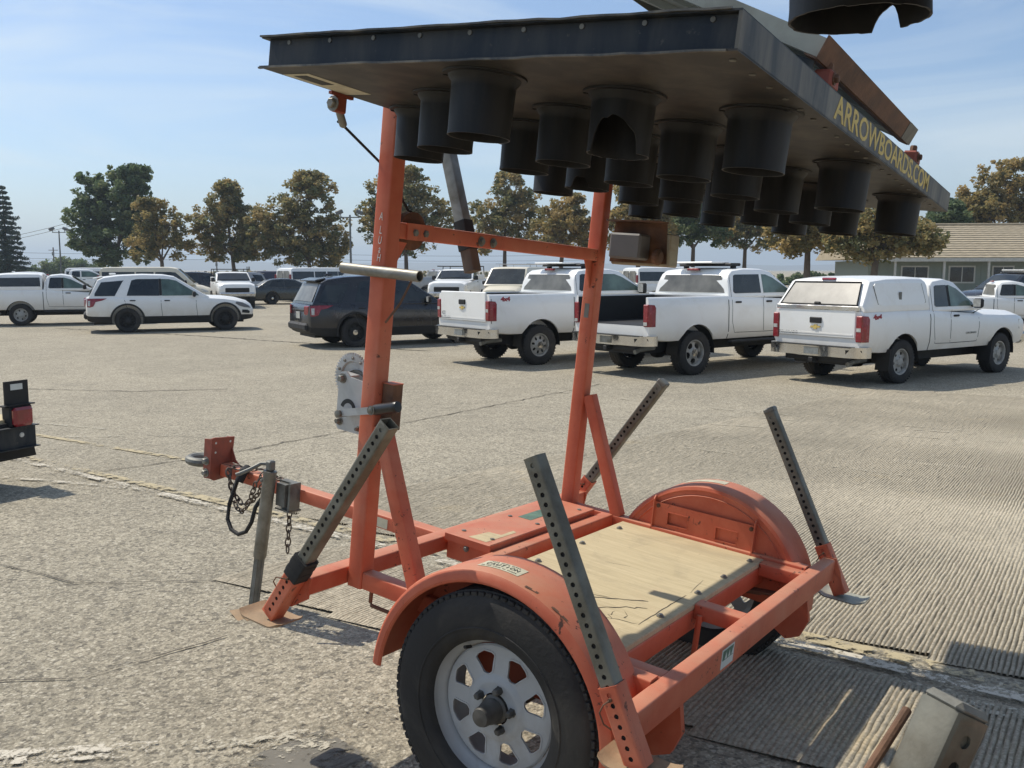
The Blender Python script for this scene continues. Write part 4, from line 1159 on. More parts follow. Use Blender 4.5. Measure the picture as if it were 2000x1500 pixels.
for s in (1, -1):
    f = part('fender', fender(s), OR)
    part('fender_skirt', skirt(s), OR, f)
    # bolted bracket with three slots
    b = MB(); y = s * .640; x0, x1, z0, z1 = -.475, -.905, -.085, .095
    holes = [(-.535, -.625, .01, .062), (-.745, -.835, .0, .052)]
    xs_ = sorted({x0, x1, *[h[0] for h in holes], *[h[1] for h in holes]}, reverse=True); zs_ = sorted({z0, z1, *[h[2] for h in holes], *[h[3] for h in holes]})
    for a in range(len(xs_) - 1):
        for c in range(len(zs_) - 1):
            xm, zm = (xs_[a] + xs_[a + 1]) / 2, (zs_[c] + zs_[c + 1]) / 2
            if any(h[1] < xm < h[0] and h[2] < zm < h[3] for h in holes): continue
            b.add([(xs_[a], y, zs_[c]), (xs_[a + 1], y, zs_[c]), (xs_[a + 1], y, zs_[c + 1]), (xs_[a], y, zs_[c + 1])], [(0, 1, 2, 3)])
    for h in holes:
        b.sweep([(-.0022, -.002), (.0022, -.002), (.0022, .003), (-.0022, .003)], [(h[0], y, h[2]), (h[1], y, h[2]), (h[1], y, h[3]), (h[0], y, h[3]), (h[0], y, h[2])], up=V((0, s, 0)))
    for x in (x0, x1):
        b.prism([(x, y - s * .012, z0), (x, y - s * .012, z1 + .012), (x, y + s * .002, z1 + .026), (x, y + s * .010, z1 + .020), (x, y + s * .010, z0)], (.005, 0, 0))
    bo_ = part('fender_bracket', b, OD, f)
    bt = MB()
    for x in (-.490, -.888):
        for z in (.080, -.03): bt.bolt((x, y - s * .001, z), (0, -s, 0), .006, .006)
    part('bolt', bt, MT['rust'], f)
    # warning decal following the curve
    dm = MB(); a0, a1 = (78, 97) if s > 0 else (66, 92)
    dm.grid(lambda u, v: (FC[0] + .4088 * math.cos(R(a0 + (a1 - a0) * u)), s * (.745 + .055 * v), FC[1] + .4088 * math.sin(R(a0 + (a1 - a0) * u))), 10, 1)
    dc = part('caution_decal', dm, MT['decal'], f)
    if s > 0:
        am = R((a0 + a1) / 2)
        for k, (txt, sz, off) in enumerate((('CAUTION', .024, 0), ('KEEP HANDS CLEAR', .009, .018), ('DO NOT STAND ON FENDER', .008, -.019))):
            # letters set one by one round the curve
            n = len(txt); step = sz * .66 / .41
            for i, chx in enumerate(txt):
                a = am - ((n - 1) / 2 - i) * step
                if chx == ' ': continue
                text('lettering', chx, sz, MT['ink'], f, frame((FC[0] + .4096 * math.cos(a), s * (.772 - off), FC[1] + .4096 * math.sin(a)), (-math.sin(a), 0, math.cos(a)), (0, -1, 0)), .0002, .8)
        sc_ = MB()
        for (a, v0, v1, w) in ((103, .835, .825, .10), (116, .838, .828, .16)):
            sc_.grid(lambda u, v: (FC[0] + .4078 * math.cos(R(a) + w * u), .818 + .010 * v - .006 * u, FC[1] + .4078 * math.sin(R(a) + w * u)), 8, 1)
        part('scrape', sc_, MT['rust'], f)

# wheels
def wheel(sgn):
    w = empty('wheel', parent=trailer)
    w.location = (-.728, sgn * .754, -.186); w.scale = (1, .94, 1)
    if sgn < 0: w.rotation_euler = (0, 0, PI)
    Rt = .335; hw = .098
    # tyre: sidewall, shoulder, ribbed tread (axis +Y is outside)
    pr = [(.196, .076), (.205, .090), (.222, .0985), (.25, .1005), (.285, .099), (.305, .0945), (.318, .087), (.326, .079)]
    for k in range(9):
        y0 = .074 - k * .0165
        pr += [(Rt, y0), (Rt, y0 - .012), (Rt - .007, y0 - .013), (Rt - .007, y0 - .0155)]
    pr += [(.326, -.079), (.305, -.0945), (.25, -.1005), (.205, -.09), (.196, -.076)]
    t = MB().lathe([(r, y) for r, y in pr], (0, 0, 0), (0, 1, 0), 72)
    for k in range(84):                         # shoulder blocks
        a = 2 * PI * (k + .5) / 84
        for y in (.079, -.079):
            c = V((math.cos(a) * (Rt - .0105), y * .985, math.sin(a) * (Rt - .0105)))
            t.box(c, (.012, .018, .019), Matrix.Rotation(-a, 3, 'Y'), bev=.002)
    t.lathe([(.232, .1), (.234, .1022), (.237, .1022), (.239, .1)], (0, 0, 0), (0, 1, 0), 72)
    t.build('tyre', MT['tyre'], w, 40)
    # rim barrel
    rp = [(.211, .081), (.2135, .085), (.210, .0885), (.2035, .087), (.199, .080), (.196, .066), (.1955, .058), (.186, .046), (.178, .030), (.176, -.05), (.196, -.07), (.211, -.08)]
    rim = MB().lathe([(r, y) for r, y in rp], (0, 0, 0), (0, 1, 0), 72).build('rim', MT['rim'], w, 45)
    # eight-window disc
    nA = 240
    rr = [.1765, .172, .1605, .1575, .154, .149, .143, .136, .129, .122, .115, .108, .102, .097, .0935, .086, .076, .071, .066, .045]
    yy = [.036, .040, .0415, .0415, .042, .0425, .0425, .043, .0435, .044, .044, .0445, .045, .0455, .046, .050, .0535, .0535, .0525, .0525]
    def skip(i, k):
        r = (rr[i] + rr[i + 1]) / 2
        if not (.0935 < r < .1605): return False
        ph = ((k + .5) / nA * 8) % 1.0 - .5        # -.5 .. .5 across one spoke pitch
        f = (r - .0935) / (.067)
        half = (.19 + .15 * f) * min(1, (f + .001) * 9) ** .5 * min(1, (1.001 - f) * 5) ** .5
        return abs(ph) < half
    dsk = MB()
    dsk.lathe(list(zip(rr, yy)), (0, 0, 0), (0, 1, 0), nA, skip=skip)
    dsk.lathe(list(zip(rr, [y - .004 for y in yy])), (0, 0, 0), (0, 1, 0), nA, skip=skip)
    # lips of the windows
    for k8 in range(8):
        loop = []
        for sg in (-1, 1):
            seq = range(0, 13) if sg < 0 else range(12, -1, -1)
            for q in seq:
                f = q / 12; r = .0935 + .067 * f
                half = (.19 + .15 * f) * min(1, (f + .001) * 9) ** .5 * min(1, (1.001 - f) * 5) ** .5
                a = 2 * PI * ((k8 + .5 + sg * half) / 8); y = .046 - .004 * f
                dd = (0, 1, 0)
                # same orientation as lathe()
                _d, sd, u = ortho(V((0, 1, 0)))
                p = (sd * math.cos(a) + u * math.sin(a)) * r; loop.append((p.x, y - .002, p.z))
        dsk.sweep([(-.0022, -.004), (.0022, -.004), (.0022, .003), (-.0022, .003)], loop + [loop[0]], up=V((0, 1, 0)), caps=False)
    dsk.build('wheel_disc', MT['rim'], rim, 30)
    for k in range(5):
        a = 2 * PI * k / 5 + .45
        nb = MB().lathe([(.0001, .026), (.007, .026), (.0105, .022), (.0115, .004), (.014, .0)], (math.cos(a) * .057, .052, math.sin(a) * .057), (math.cos(a) * .057, 1, math.sin(a) * .057), 6)
        nb.build('lug_nut', MT['hub'], w, 25)
    MB().tube([(.10, .052, .148), (.104, .078, .152)], .005, 8).build('valve_stem', MT['rubber'], rim)
    hb_ = MB().lathe([(.042, .03), (.041, .058), (.034, .062), (.0325, .088), (.029, .092), (.028, .118), (.024, .128), (.0001, .131)], (0, 0, 0), (0, 1, 0), 28)
    hb_.build('hub_cap', MT['hub'], w, 40)
    MB().lathe([(.055, .02), (.055, -.02), (.03, -.03)], (0, 0, 0), (0, 1, 0), 20).build('axle_hub', MT['rust'], w)
    return w
wheel(1); wheel(-1)
part('axle', MB().beam((-.728, -.67, -.186), (-.728, .67, -.186), .05, .05), MT['rust'])
for s in (-1, 1):
    sp = MB()
    for k in range(3):
        sp.sweep(rrect(.045, .006, .001), [(-.40 - .03 * k, s * .56, -.115 - .007 * k), (-.728, s * .56, -.148 - .007 * k), (-1.05 + .03 * k, s * .56, -.115 - .007 * k)])
    part('leaf_spring', sp, MT['rust'])
    # crescent hanger under the rear bar
    part('spring_hanger', MB().prism([(-1.10, s * .545, -.10), (-1.16, s * .545, -.10), (-1.175, s * .545, -.18), (-1.15, s * .545, -.245), (-1.10, s * .545, -.27), (-1.05, s * .545, -.24), (-1.05, s * .545, -.15)], (0, s * .022, 0)), OD)
part('side_loop', MB().tube([(-.115, .653, -.055), (-.115, .655, -.105), (-.122, .656, -.114), (-.24, .66, -.112), (-.25, .66, -.104), (-.252, .66, -.055)], .0065, 8), MT['rust'])
part('rear_sticker', MB().box((-1.1672, .262, -.056), (.0008, .095, .060)), MT['decal_w'])
part('rear_sticker', MB().box((-1.1680, .262, -.046), (.0006, .080, .030)), MT['green'])
for q in range(3): part('sticker_mark', MB().prism([(-1.1685, .288 - q * .026, -.058), (-1.1685, .270 - q * .026, -.058), (-1.1685, .278 - q * .026, -.038)], (-.0004, 0, 0)), MT['decal_w'])

# winch on the left mast
wc = MB()
nT = 44; c0 = V((.073, .612, .600)); P = []; Rg = .071
for k in range(nT):
    for (f, r) in ((0, Rg), (.25, Rg + .007), (.5, Rg + .007), (.75, Rg)):
        a = 2 * PI * (k + f) / nT; P.append((c0.x + r * math.cos(a), c0.z + r * math.sin(a)))
n_ = len(P)
inn = [(c0.x + .050 * math.cos(2 * PI * k / n_), c0.z + .050 * math.sin(2 * PI * k / n_)) for k in range(n_)]
for y in (.612, .619):
    wc.add([(x, y, z) for x, z in P] + [(x, y, z) for x, z in inn], [(k, (k + 1) % n_, n_ + (k + 1) % n_, n_ + k) for k in range(n_)])
wc.add([(x, y, z) for y in (.612, .619) for x, z in P], [(k, (k + 1) % n_, n_ + (k + 1) % n_, n_ + k) for k in range(n_)])
wc.lathe([(.0001, .0), (.046, .0), (.050, .006)], c0, c0 + V((0, 1, 0)), 40)
gear = part('winch_gear', wc, MT['zinc'])
gb = MB()
for k in range(10): gb.bolt((c0.x + .060 * math.cos(.3 + k * .628), .6192, c0.z + .060 * math.sin(.3 + k * .628)), (0, 1, 0), .0035, .004)
part('rivet', gb, MT['galv'], gear)['kind'] = 'stuff'
pt = MB().prism([(.088, .655, .598), (.080, .655, .618), (.058, .655, .622), (.040, .655, .606), (-.031, .655, .598), (-.031, .655, .432), (-.02, .655, .428), (.080, .655, .430), (.090, .655, .445), (.090, .655, .53)], (0, .005, 0))
pt.prism([(.088, .655, .615), (.040, .655, .610), (.040, .618, .610), (.088, .618, .615)], (0, 0, -.005))
plate = part('winch_plate', pt, MT['zinc'])
pb_ = MB()
for (x, z, r) in ((.072, .597, .011), (.074, .458, .010), (-.012, .446, .006)): pb_.bolt((x, .6605, z), (0, 1, 0), r, .016)
part('bolt', pb_, MT['galv'], plate)
part('winch_drum', MB().lathe([(.05, 0), (.05, .004), (.024, .006), (.024, .066), (.05, .068), (.05, .072)], (.055, .545, .575), (.055, 1, .575), 20), MT['galv_dk'])
lg = MB().grid(lambda u, v: (.040 + (.022 + .014 * v) * math.cos(R(20 + 150 * u)), .6606, .495 + (.026 + .014 * v) * math.sin(R(20 + 150 * u))), 12, 1)
part('winch_badge', lg, MT['ink'], plate)
ha = MB().prism([(.044, .6955, .503), (.044, .6955, .480), (-.118, .6955, .518), (-.118, .6955, .541)], (0, .006, 0))
crank = part('winch_crank', ha, MT['zinc'])
part('hub_nut', MB().lathe([(.012, -.03), (.012, .012), (.0001, .014)], (.036, .700, .491), (.036, 1, .491), 12), MT['galv'], crank)
gp = MB().lathe([(.0001, .0), (.0150, .001), (.0172, .012), (.0172, .09), (.0185, .098), (.0165, .106), (.0001, .107)], (-.116, .711, .530), (-.225, .716, .561), 20)
part('grip', gp, MT['grip'], crank)
part('grip_bolt', MB().bolt((-.122, .728, .532), (0, 1, .0), .010, .006), MT['galv'], crank)
part('winch_guard', MB().beam((-.117, .630, .462), (-.117, .630, .607), .046, .046, .004, up=V((1, 0, 0))), MT['rust'])
part('winch_guard_top', MB().beam((-.117, .630, .6075), (-.117, .630, .6105), .048, .048, .004, up=V((1, 0, 0))), OD)

# control box by the right mast
cbx = MB().prism([(-.118, -.690, 1.215), (-.355, -.690, 1.222), (-.372, -.690, 1.060), (-.108, -.690, 1.050)], (0, -.006, 0))
cbx.box((-.237, -.655, 1.222), (.24, .09, .006), Matrix.Rotation(R(2), 3, 'Y'))
cb_ = part('box_bracket', cbx, MT['rust'])  # bracket coloured dark brown instead of the frame orange
part('control_box', MB().box((-.222, -.640, 1.118), (.142, .095, .104), Matrix.Rotation(R(1), 3, 'Y'), bev=.008), MT['boxgrey'], cb_)
part('box_shell', MB().box((-.245, -.735, 1.112), (.270, .085, .135), Matrix.Rotation(R(2), 3, 'Y'), bev=.006), MT['beige'], cb_)
part('connector', MB().lathe([(.03, 0), (.034, .02), (.022, .03), (.0001, .032)], (-.333, -.655, 1.085), (-1, -.655, 1.085), 14), MT['rust'], cb_)

# board stay: square strut hung from the board, ending below the top bar
stt = MB().beam((.172, .10, 1.385), (.064, .10, 1.105), .046, .046, .005, up=V((0, 1, 0)))
stay = part('board_stay', stt, MT['galv'])
part('stay_socket', MB().beam((.078, .10, 1.142), (.040, .10, 1.040), .054, .054, .005, up=V((0, 1, 0))), MT['rubber'], stay)
part('stay_tip', MB().beam((.044, .10, 1.055), (.012, .10, .965), .048, .048, .005, up=V((0, 1, 0))), MT['wood'], stay)
part('raising_cable', MB().tube([(-.045, .872, 1.368), (-.024, .84, 1.399 - .03), (-.022, .657, 1.278), (-.024, .52, 1.150), (-.027, .505, 1.147)], .0042, 8), MT['rubber'])

# ------------------------------------------------------------------ the arrow board (own frame: x from the front edge back to -1.22, y across, z up from the lamp face)
def bpart(name, mb, mat, parent=None, smooth=35):
    o = mb.build(name, mat, parent or board, smooth); return o
bm_ = MB()
bl_, bw_, bt_ = 1.22, 1.2205, .070
bm_.box((-.61, 0, .036), (1.196, 2.405, .064))
board = bm_.build('arrow_board', MT['board'], trailer, M=BM)
bpart('lamp_face', MB().box((-.61, 0, .0015), (1.22, 2.441, .004)), MT['board_face'])
bpart('back_sheet', MB().box((-.61, 0, .0705), (1.218, 2.439, .004)), MT['board'])
# weathered rear edge, slightly dented near end
ed = MB().box((-1.2165, -.30, .036), (.006, 1.84, .070))
bpart('rear_edge', MB().box((-1.2165, 0, .036), (.007, 2.438, .067)), MT['board_edge'])
lip = MB()
for z in (.0, .0725): lip.sweep([(-.0035, -.002), (.0035, -.002), (.0035, .002), (-.0035, .002)], [(-1.20 + 1.2 * k / 24, 1.2215 + random.gauss(0, .0007), z + random.gauss(0, .0008)) for k in range(25)])
bpart('edge_lip', lip, MT['board_edge'])
rv = MB()
for k in range(9): rv.bolt((-.08 - k * .135, 1.2026, .060), (0, 1, 0), .0035, .002)
for k in range(22): rv.bolt((-1.19, 1.16 - k * .108, -.0006), (0, 0, -1), .0045, .002)
bpart('rivet', rv, MT['galv_dk'])['kind'] = 'stuff'
bpart('decal', MB().box((-.053, 1.035, -.0012), (.088, .23, .0006)), MT['decal'])
bpart('decal_print', MB().box((-.052, 1.085, -.0018), (.045, .10, .0004)), MT['ink'])
text('board_lettering', 'ARROWBOARDS.COM', .080, MT['gold'], board, frame((-1.2204, -.085, .038), (0, -1, 0), (0, 0, 1)), .0004, 1.60, bold=.0012)
# cable lug under the front edge
lgm = MB().box((.006, .925, -.004), (.012, .085, .008)).box((.012, .925, -.028), (.020, .045, .045), bev=.004)
lug = bpart('cable_lug', lgm, MT['orange_brown'])
lgb = MB().bolt((.010, .949, -.030), (0, 1, 0), .014, .014); lgb.lathe([(.008, 0), (.011, .01), (.011, .05), (.006, .056)], (.030, .905, -.038), (.045, .86, -.085), 12)
bpart('bolt', lgb, MT['galv'], lug) if False else lgb.build('lug_bolt', MT['galv'], board)
# lamp hoods: 25 in chevrons, each with a flange; a few are broken
def hood(broken=None, seed=0):
    """flanged tube open below; broken = list of (angle, half width, height left, roundness) bites out of the rim"""
    m = MB(); n = 40 if broken is None else 120; r_ = random.Random(seed)
    jag = [r_.uniform(-1, 1) for _ in range(41)]
    r0, r1, H = .0745, .0705, .136; nz = 9
    def low(a):
        z = -H + (.0 if broken is None else .0008 * jag[int(a / 9) % 41])
        for (ac, aw, zt, rd) in broken or ():
            d = abs((a - ac + 180) % 360 - 180)
            if d < aw:
                q = a / 7.3; jj = jag[int(q) % 41] * (1 - q % 1) + jag[(int(q) + 1) % 41] * (q % 1)
                z = max(z, zt - (1 - math.sqrt(max(1 - (d / aw) ** 2, 0))) * rd + jj * .004)
        return z
    zs = [0, -.012, -.020]; rs = [r0 + .012, r0 + .006, r0 - .001]
    P = []; rows = len(zs) + nz
    for t in (0, -.0028):
        for i in range(rows):
            for k in range(n):
                a = 360 * k / n; x, y = math.sin(R(a)), math.cos(R(a))
                if i < 3: z, r = zs[i], rs[i]
                else:
                    zb = min(low(a), -.026); z = -.020 + (zb + .020) * (i - 2) / nz; r = r0 - .001 - (r0 - .001 - r1) * (-z - .020) / (H - .020)
                    if i == rows - 1 and zb < -H + .003: r += .0012
                P.append(((r + t) * x, (r + t) * y, z))
    F = [(h_ + i * n + k, h_ + i * n + (k + 1) % n, h_ + (i + 1) * n + (k + 1) % n, h_ + (i + 1) * n + k) for h_ in (0, rows * n) for i in range(rows - 1) for k in range(n)]
    F += [((rows - 1) * n + k, (rows - 1) * n + (k + 1) % n, (2 * rows - 1) * n + (k + 1) % n, (2 * rows - 1) * n + k) for k in range(n)]
    m.add(P, F)
    m.lathe([(r0 + .022, -.0005), (r0 + .021, -.005), (r0 + .008, -.006)], (0, 0, 0), (0, 0, 1), n)
    for k in range(3): m.bolt((math.cos(k * 2.094 + .5) * .089, math.sin(k * 2.094 + .5) * .089, -.005), (0, 0, -1), .004, .003)
    m.lathe([(.068, -.004), (.05, -.012), (.0001, -.018)], (0, 0, 0), (0, 0, 1), 32, mi=1)
    return m.mesh('lamp_hood', [MT['hood'], MT['ink']], 40)
hood_me = hood()
hood_b1 = hood([(348, 43, -.060, .07), (322, 24, -.085, .04)], 1)
hood_b2 = hood([(352, 24, -.104, .035)], 2)
hood_b3 = hood([(68, 13, -.112, .03)], 3)
offs = [(0, 0), (1, 1), (-1, 1), (2, 2), (-2, 2)]
for k, nn in enumerate((5, 3, 5, 3, 5, 3, 1)):
    for j in range(nn):
        a, b_ = offs[j]
        x = -.5983 + (-.0139 if False else 0) + a * .249; y = 1.084 - .3683 * k - b_ * .1944
        # measured lattice: x shifts slightly towards the far side
        x = -.583 - .0082 * k + .2440 * a if a >= 0 else -.583 - .0082 * k + .2540 * a
        me = hood_b1 if (k, j) == (0, 2) else hood_b2 if (k, j) == (2, 1) else hood_me
        h = link_mesh('lamp_hood', me, board, loc=(x, y, -.0005))
        h.rotation_euler = (0, 0, 0)
# solar panel tilted up towards the hitch; its rear frame is the rusty channel
TL = R(23)
def sp(x, y, z):            # along the panel from its rear edge, across, above its plane
    return V((-1.198 + x * math.cos(TL) - z * math.sin(TL), y, .140 + x * math.sin(TL) + z * math.cos(TL)))
pm_ = MB()
def slab(mb, x0, x1, y0, y1, z0, z1): 
    P = [sp(x, y, z) for x in (x0, x1) for y in (y0, y1) for z in (z0, z1)]
    return mb.add(P, [(0, 1, 3, 2), (4, 6, 7, 5), (0, 4, 5, 1), (2, 3, 7, 6), (0, 2, 6, 4), (1, 5, 7, 3)])
slab(pm_, .012, .80, -.41, .66, .012, .018)
panel = bpart('solar_panel', pm_, MT['solar'])
fr_ = MB()
slab(fr_, .0, .81, .655, .662, -.014, .030); slab(fr_, .0, .81, -.42, -.413, -.014, .030); slab(fr_, .805, .81, -.41, .655, -.014, .030)
slab(fr_, .01, .80, .640, .655, -.014, -.010)
bpart('panel_frame', fr_, MT['solar'])
for k in range(4):
    rb = MB(); slab(rb, .02, .79, .46 - .27 * k, .50 - .27 * k, -.008, .0115); bpart('panel_rib', rb, MT['solar'])
slabm = MB(); slab(slabm, -.004, .0, -.43, .672, -.018, .036); slab(slabm, .0, .03, -.43, .672, -.020, -.016)
bpart('panel_channel', slabm, MT['rust'])
tip_ = MB(); slab(tip_, -.0055, -.0042, -.43, -.30, -.018, .036); bpart('channel_end', tip_, MT['board_edge'])
bpart('panel_skirt', MB().prism([(-1.172, .635, .0735), (-1.178, .635, .128), (-1.02, .635, .178), (-.86, .635, .20), (-.72, .635, .0735)], (0, -.006, 0)), MT['board_edge'])
for y in (.585, -.505):
    cl = MB().box((-1.195, y, .092), (.045, .070, .042), bev=.006)
    bk = bpart('panel_bracket', cl, MT['orange_brown'])
    MB().bolt((-1.195, y - .01, .113), (0, 0, 1), .012, .022).build('bracket_bolt', MT['rust'], board)
    MB().bolt((-1.218, y + .015, .094), (-1, 0, 0), .010, .012).build('bracket_bolt', MT['rust'], board)

# ------------------------------------------------------------------ a second arrow board trailer, the one the photographer stands behind
trailer2 = copy_tree(trailer)
tag(trailer2, 'second arrow board trailer, only a notched lamp hood and a bright outrigger leg showing', 'trailer', 'arrow board trailers')
yaw2 = R(21)
P2 = V((.366, 1.02, 1.762))
R2 = Matrix.Rotation(yaw2, 4, 'Z') @ Matrix.Rotation(R(-1.0), 4, 'Y')
hl = BM @ V((-.583, 1.084, -.1365))
M2 = Matrix.Translation(P2 - R2.to_3x3() @ hl) @ R2
trailer2.matrix_world = M2
for ch2 in list(trailer2.children):
    if ch2.name.startswith('arrow_board'):
        for h2 in ch2.children:
            if h2.name.startswith('lamp_hood') and (V(h2.location) - V((-.583, 1.084, 0))).length < .03: h2.data = hood_b3

for ch2 in list(trailer2.children):
    if ch2.name.startswith('outrigger'):
        if ch2.location.x < -.7 and ch2.location.y > 0:
            ax_ = ch2.matrix_basis.to_3x3() @ V((0, 0, 1)); ch2.location = V(ch2.location) + ax_ * .098
            link_mesh('end_cap', MB().box((0, 0, .003), (.044, .044, .012), bev=.0055).mesh('end_cap', MT['galv_dk']), ch2)
I2 = M2.inverted()
rp_ = [I2 @ V((.383, .855, 1.076)), I2 @ V((.328, .801, 1.047))]; rd_ = (rp_[1] - rp_[0]).normalized()
MB().tube([rp_[0], rp_[0] + rd_ * .45], .0048, 10).build('lock_rod', MT['rust'], trailer2)
# ------------------------------------------------------------------ vehicles (own frame: x forward from the rear axle, y left, z up from the ground)
def lerp_keys(keys, x):
    if x <= keys[0][0]: return keys[0][1:]
    for a, b in zip(keys, keys[1:]):
        if x <= b[0]:
            f = (x - a[0]) / max(b[0] - a[0], 1e-6); return tuple(p + (q - p) * f for p, q in zip(a[1:], b[1:]))
    return keys[-1][1:]
def densify(keys, step=.22):
    xs_ = []
    for a, b in zip(keys, keys[1:]):
        n = max(1, int((b[0] - a[0]) / step)); xs_ += [a[0] + (b[0] - a[0]) * k / n for k in range(n)]
    return xs_ + [keys[-1][0]]
def sec_low(k):
    z0, zs, zb, zt, w0, w1, w2, w3 = k
    return [(0, z0), (w0 * .85, z0), (w0, z0 + .02), (w1 - .006, z0 + (zs - z0) * .5), (w1, zs), (w1 * .45 + w2 * .55 + .012, zs + (zb - zs) * .6), (w2 + .006, zb - .035), (w2 - .012, zb - .004),
            (w3 + .03, zb + (zt - zb) * .7), (w3 - .02, zt - .003), (w3 * .5, zt + .008 if zt - zb > .03 else zt), (0, zt + .012 if zt - zb > .03 else zt)]
def ring_loft(secs, xs_):
    m = MB(); n = len(secs[0]); full = []
    for x, s in zip(xs_, secs):
        full.append([(x, y, z) for y, z in s] + [(x, -y, z) for y, z in s[-2:0:-1]])
    k = len(full[0]); P = [p for r in full for p in r]
    F = [(i * k + j, i * k + (j + 1) % k, (i + 1) * k + (j + 1) % k, (i + 1) * k + j) for i in range(len(full) - 1) for j in range(k)]
    F += [tuple(range(k)), tuple((len(full) - 1) * k + j for j in range(k))]
    return m.add(P, F)
def cut(o, cutter_mb, smooth=32):
    """boolean the cutter out of the object, leaving a plain mesh"""
    c = cutter_mb.build('cutter', MT['trim'], o.parent, smooth=0)
    md = o.modifiers.new('b', 'BOOLEAN'); md.operation = 'DIFFERENCE'; md.object = c; md.solver = 'EXACT'
    bpy.context.view_layer.update()
    me = bpy.data.meshes.new_from_object(o.evaluated_get(bpy.context.evaluated_depsgraph_get()))
    o.modifiers.clear(); old = o.data; o.data = me
    bpy.data.meshes.remove(old); cm = c.data; bpy.data.objects.remove(c); bpy.data.meshes.remove(cm)
    me.shade_smooth(); me.set_sharp_from_angle(angle=R(smooth))
    return o

_wheels = {}
def wheel_meshes(r, w, kind):
    key = (round(r, 3), round(w, 3), kind)
    if key in _wheels: return _wheels[key]
    rr = r * {'hd': .56, 'hd5': .58, 'steel': .58, 'black': .62, 'blacksuv': .62, 'plain': .56}[kind]; h = w / 2
    t = MB()
    pr = [(rr, h * .72), (rr + .02, h * .92), (rr + (r - rr) * .5, h), (r - .03, h * .96), (r - .008, h * .82), (r, h * .68)]
    for k in range(3):
        y = h * (.5 - .5 * k); pr += [(r, y + h * .16), (r - .010, y + h * .12), (r - .010, y + h * .02), (r, y - h * .02)]
    pr += [(r - .008, -h * .82), (r - .03, -h * .96), (rr, -h * .72)]
    t.lathe([(a, b) for a, b in pr], (0, 0, 0), (0, 1, 0), 40)
    for k in range(40):
        a = 2 * PI * (k + .5) / 40
        for s in (-1, 1): t.box((math.cos(a) * (r - .006), s * h * .8, math.sin(a) * (r - .006)), (.02, w * .11, .022), Matrix.Rotation(-a, 3, 'Y'))
    tme = t.mesh('tyre', MT['tyre_far'], 40)
    rm = MB(); n = 80
    rm.lathe([(rr, h * .70), (rr + .006, h * .80), (rr - .012, h * .78), (rr - .025, h * .6), (rr - .03, h * .15), (rr - .03, -h * .6)], (0, 0, 0), (0, 1, 0), 40)
    nh = {'hd': 8, 'hd5': 5, 'steel': 6, 'black': 10, 'blacksuv': 8, 'plain': 6}[kind]
    dish = {'hd': .55, 'hd5': .45, 'steel': .42, 'black': .5, 'blacksuv': .38, 'plain': .4}[kind] * h
    ra = [rr - .03, rr - .036, rr * .84, rr * .80, rr * .74, rr * .68, rr * .62, rr * .56, rr * .50, rr * .44, rr * .36, rr * .30, rr * .22, .001]
    ya = [dish * .8, dish * .9, dish, dish * 1.02, dish * 1.04, dish * 1.06, dish * 1.08, dish * 1.1, dish * 1.12, dish * 1.2, dish * 1.5, dish * 1.55, dish * 1.6, dish * 1.6]
    lo, hi, half = {'hd': (.48, .80, .24), 'hd5': (.44, .84, .30), 'steel': (.55, .80, .17), 'black': (.42, .84, .20), 'blacksuv': (.58, .80, .2), 'plain': (.56, .78, .2)}[kind]
    def skip(i, k):
        r_ = (ra[i] + ra[i + 1]) / 2 / rr
        if not lo < r_ < hi: return False
        f = (r_ - lo) / (hi - lo); ph = ((k + .5) / n * nh) % 1 - .5
        return abs(ph) < half * (min(1, 4 * f) * min(1, 4 * (1 - f))) ** .5
    rm.lathe(list(zip(ra, ya)), (0, 0, 0), (0, 1, 0), n, skip=skip)
    for k in range(6):
        a = 2 * PI * k / 6; rm.bolt((math.cos(a) * rr * .33, dish * 1.5, math.sin(a) * rr * .33), (0, 1, 0), .012, .015)
    rme = rm.mesh('rim', {'hd': MT['steelrim'], 'hd5': MT['steelrim'], 'steel': MT['steelrim'], 'black': MT['trim'], 'blacksuv': MT['trim'], 'plain': MT['steelrim']}[kind], 35)
    dr = MB().lathe([(.001, 0), (rr * .8, 0), (rr * .86, -h * .7)], (0, 0, 0), (0, 1, 0), 24).mesh('brake_drum', MT['dark_in'])
    cap = MB().lathe([(rr * .30, dish * 1.52), (rr * .28, dish * 1.75), (.001, dish * 1.85)], (0, 0, 0), (0, 1, 0), 20).mesh('hub_cap', MT['chrome'] if kind in ('blacksuv', 'hd5', 'hd') else MT['trim'] if kind == 'black' else MT['steelrim'], 40)
    _wheels[key] = (tme, rme, dr, cap); return _wheels[key]
def add_wheel(root, x, y, r, w, kind, turn=0):
    e = empty('wheel', parent=root); e.location = (x, y, r)
    e.rotation_euler = (0, R(random.uniform(0, 60)), (PI if y < 0 else 0) + turn)
    t, rm, dr, cp = wheel_meshes(r, w, kind)
    link_mesh('tyre', t, e); o = link_mesh('rim', rm, e); link_mesh('brake_drum', dr, o); link_mesh('hub_cap', cp, e) if False else link_mesh('cap', cp, e)
    return e

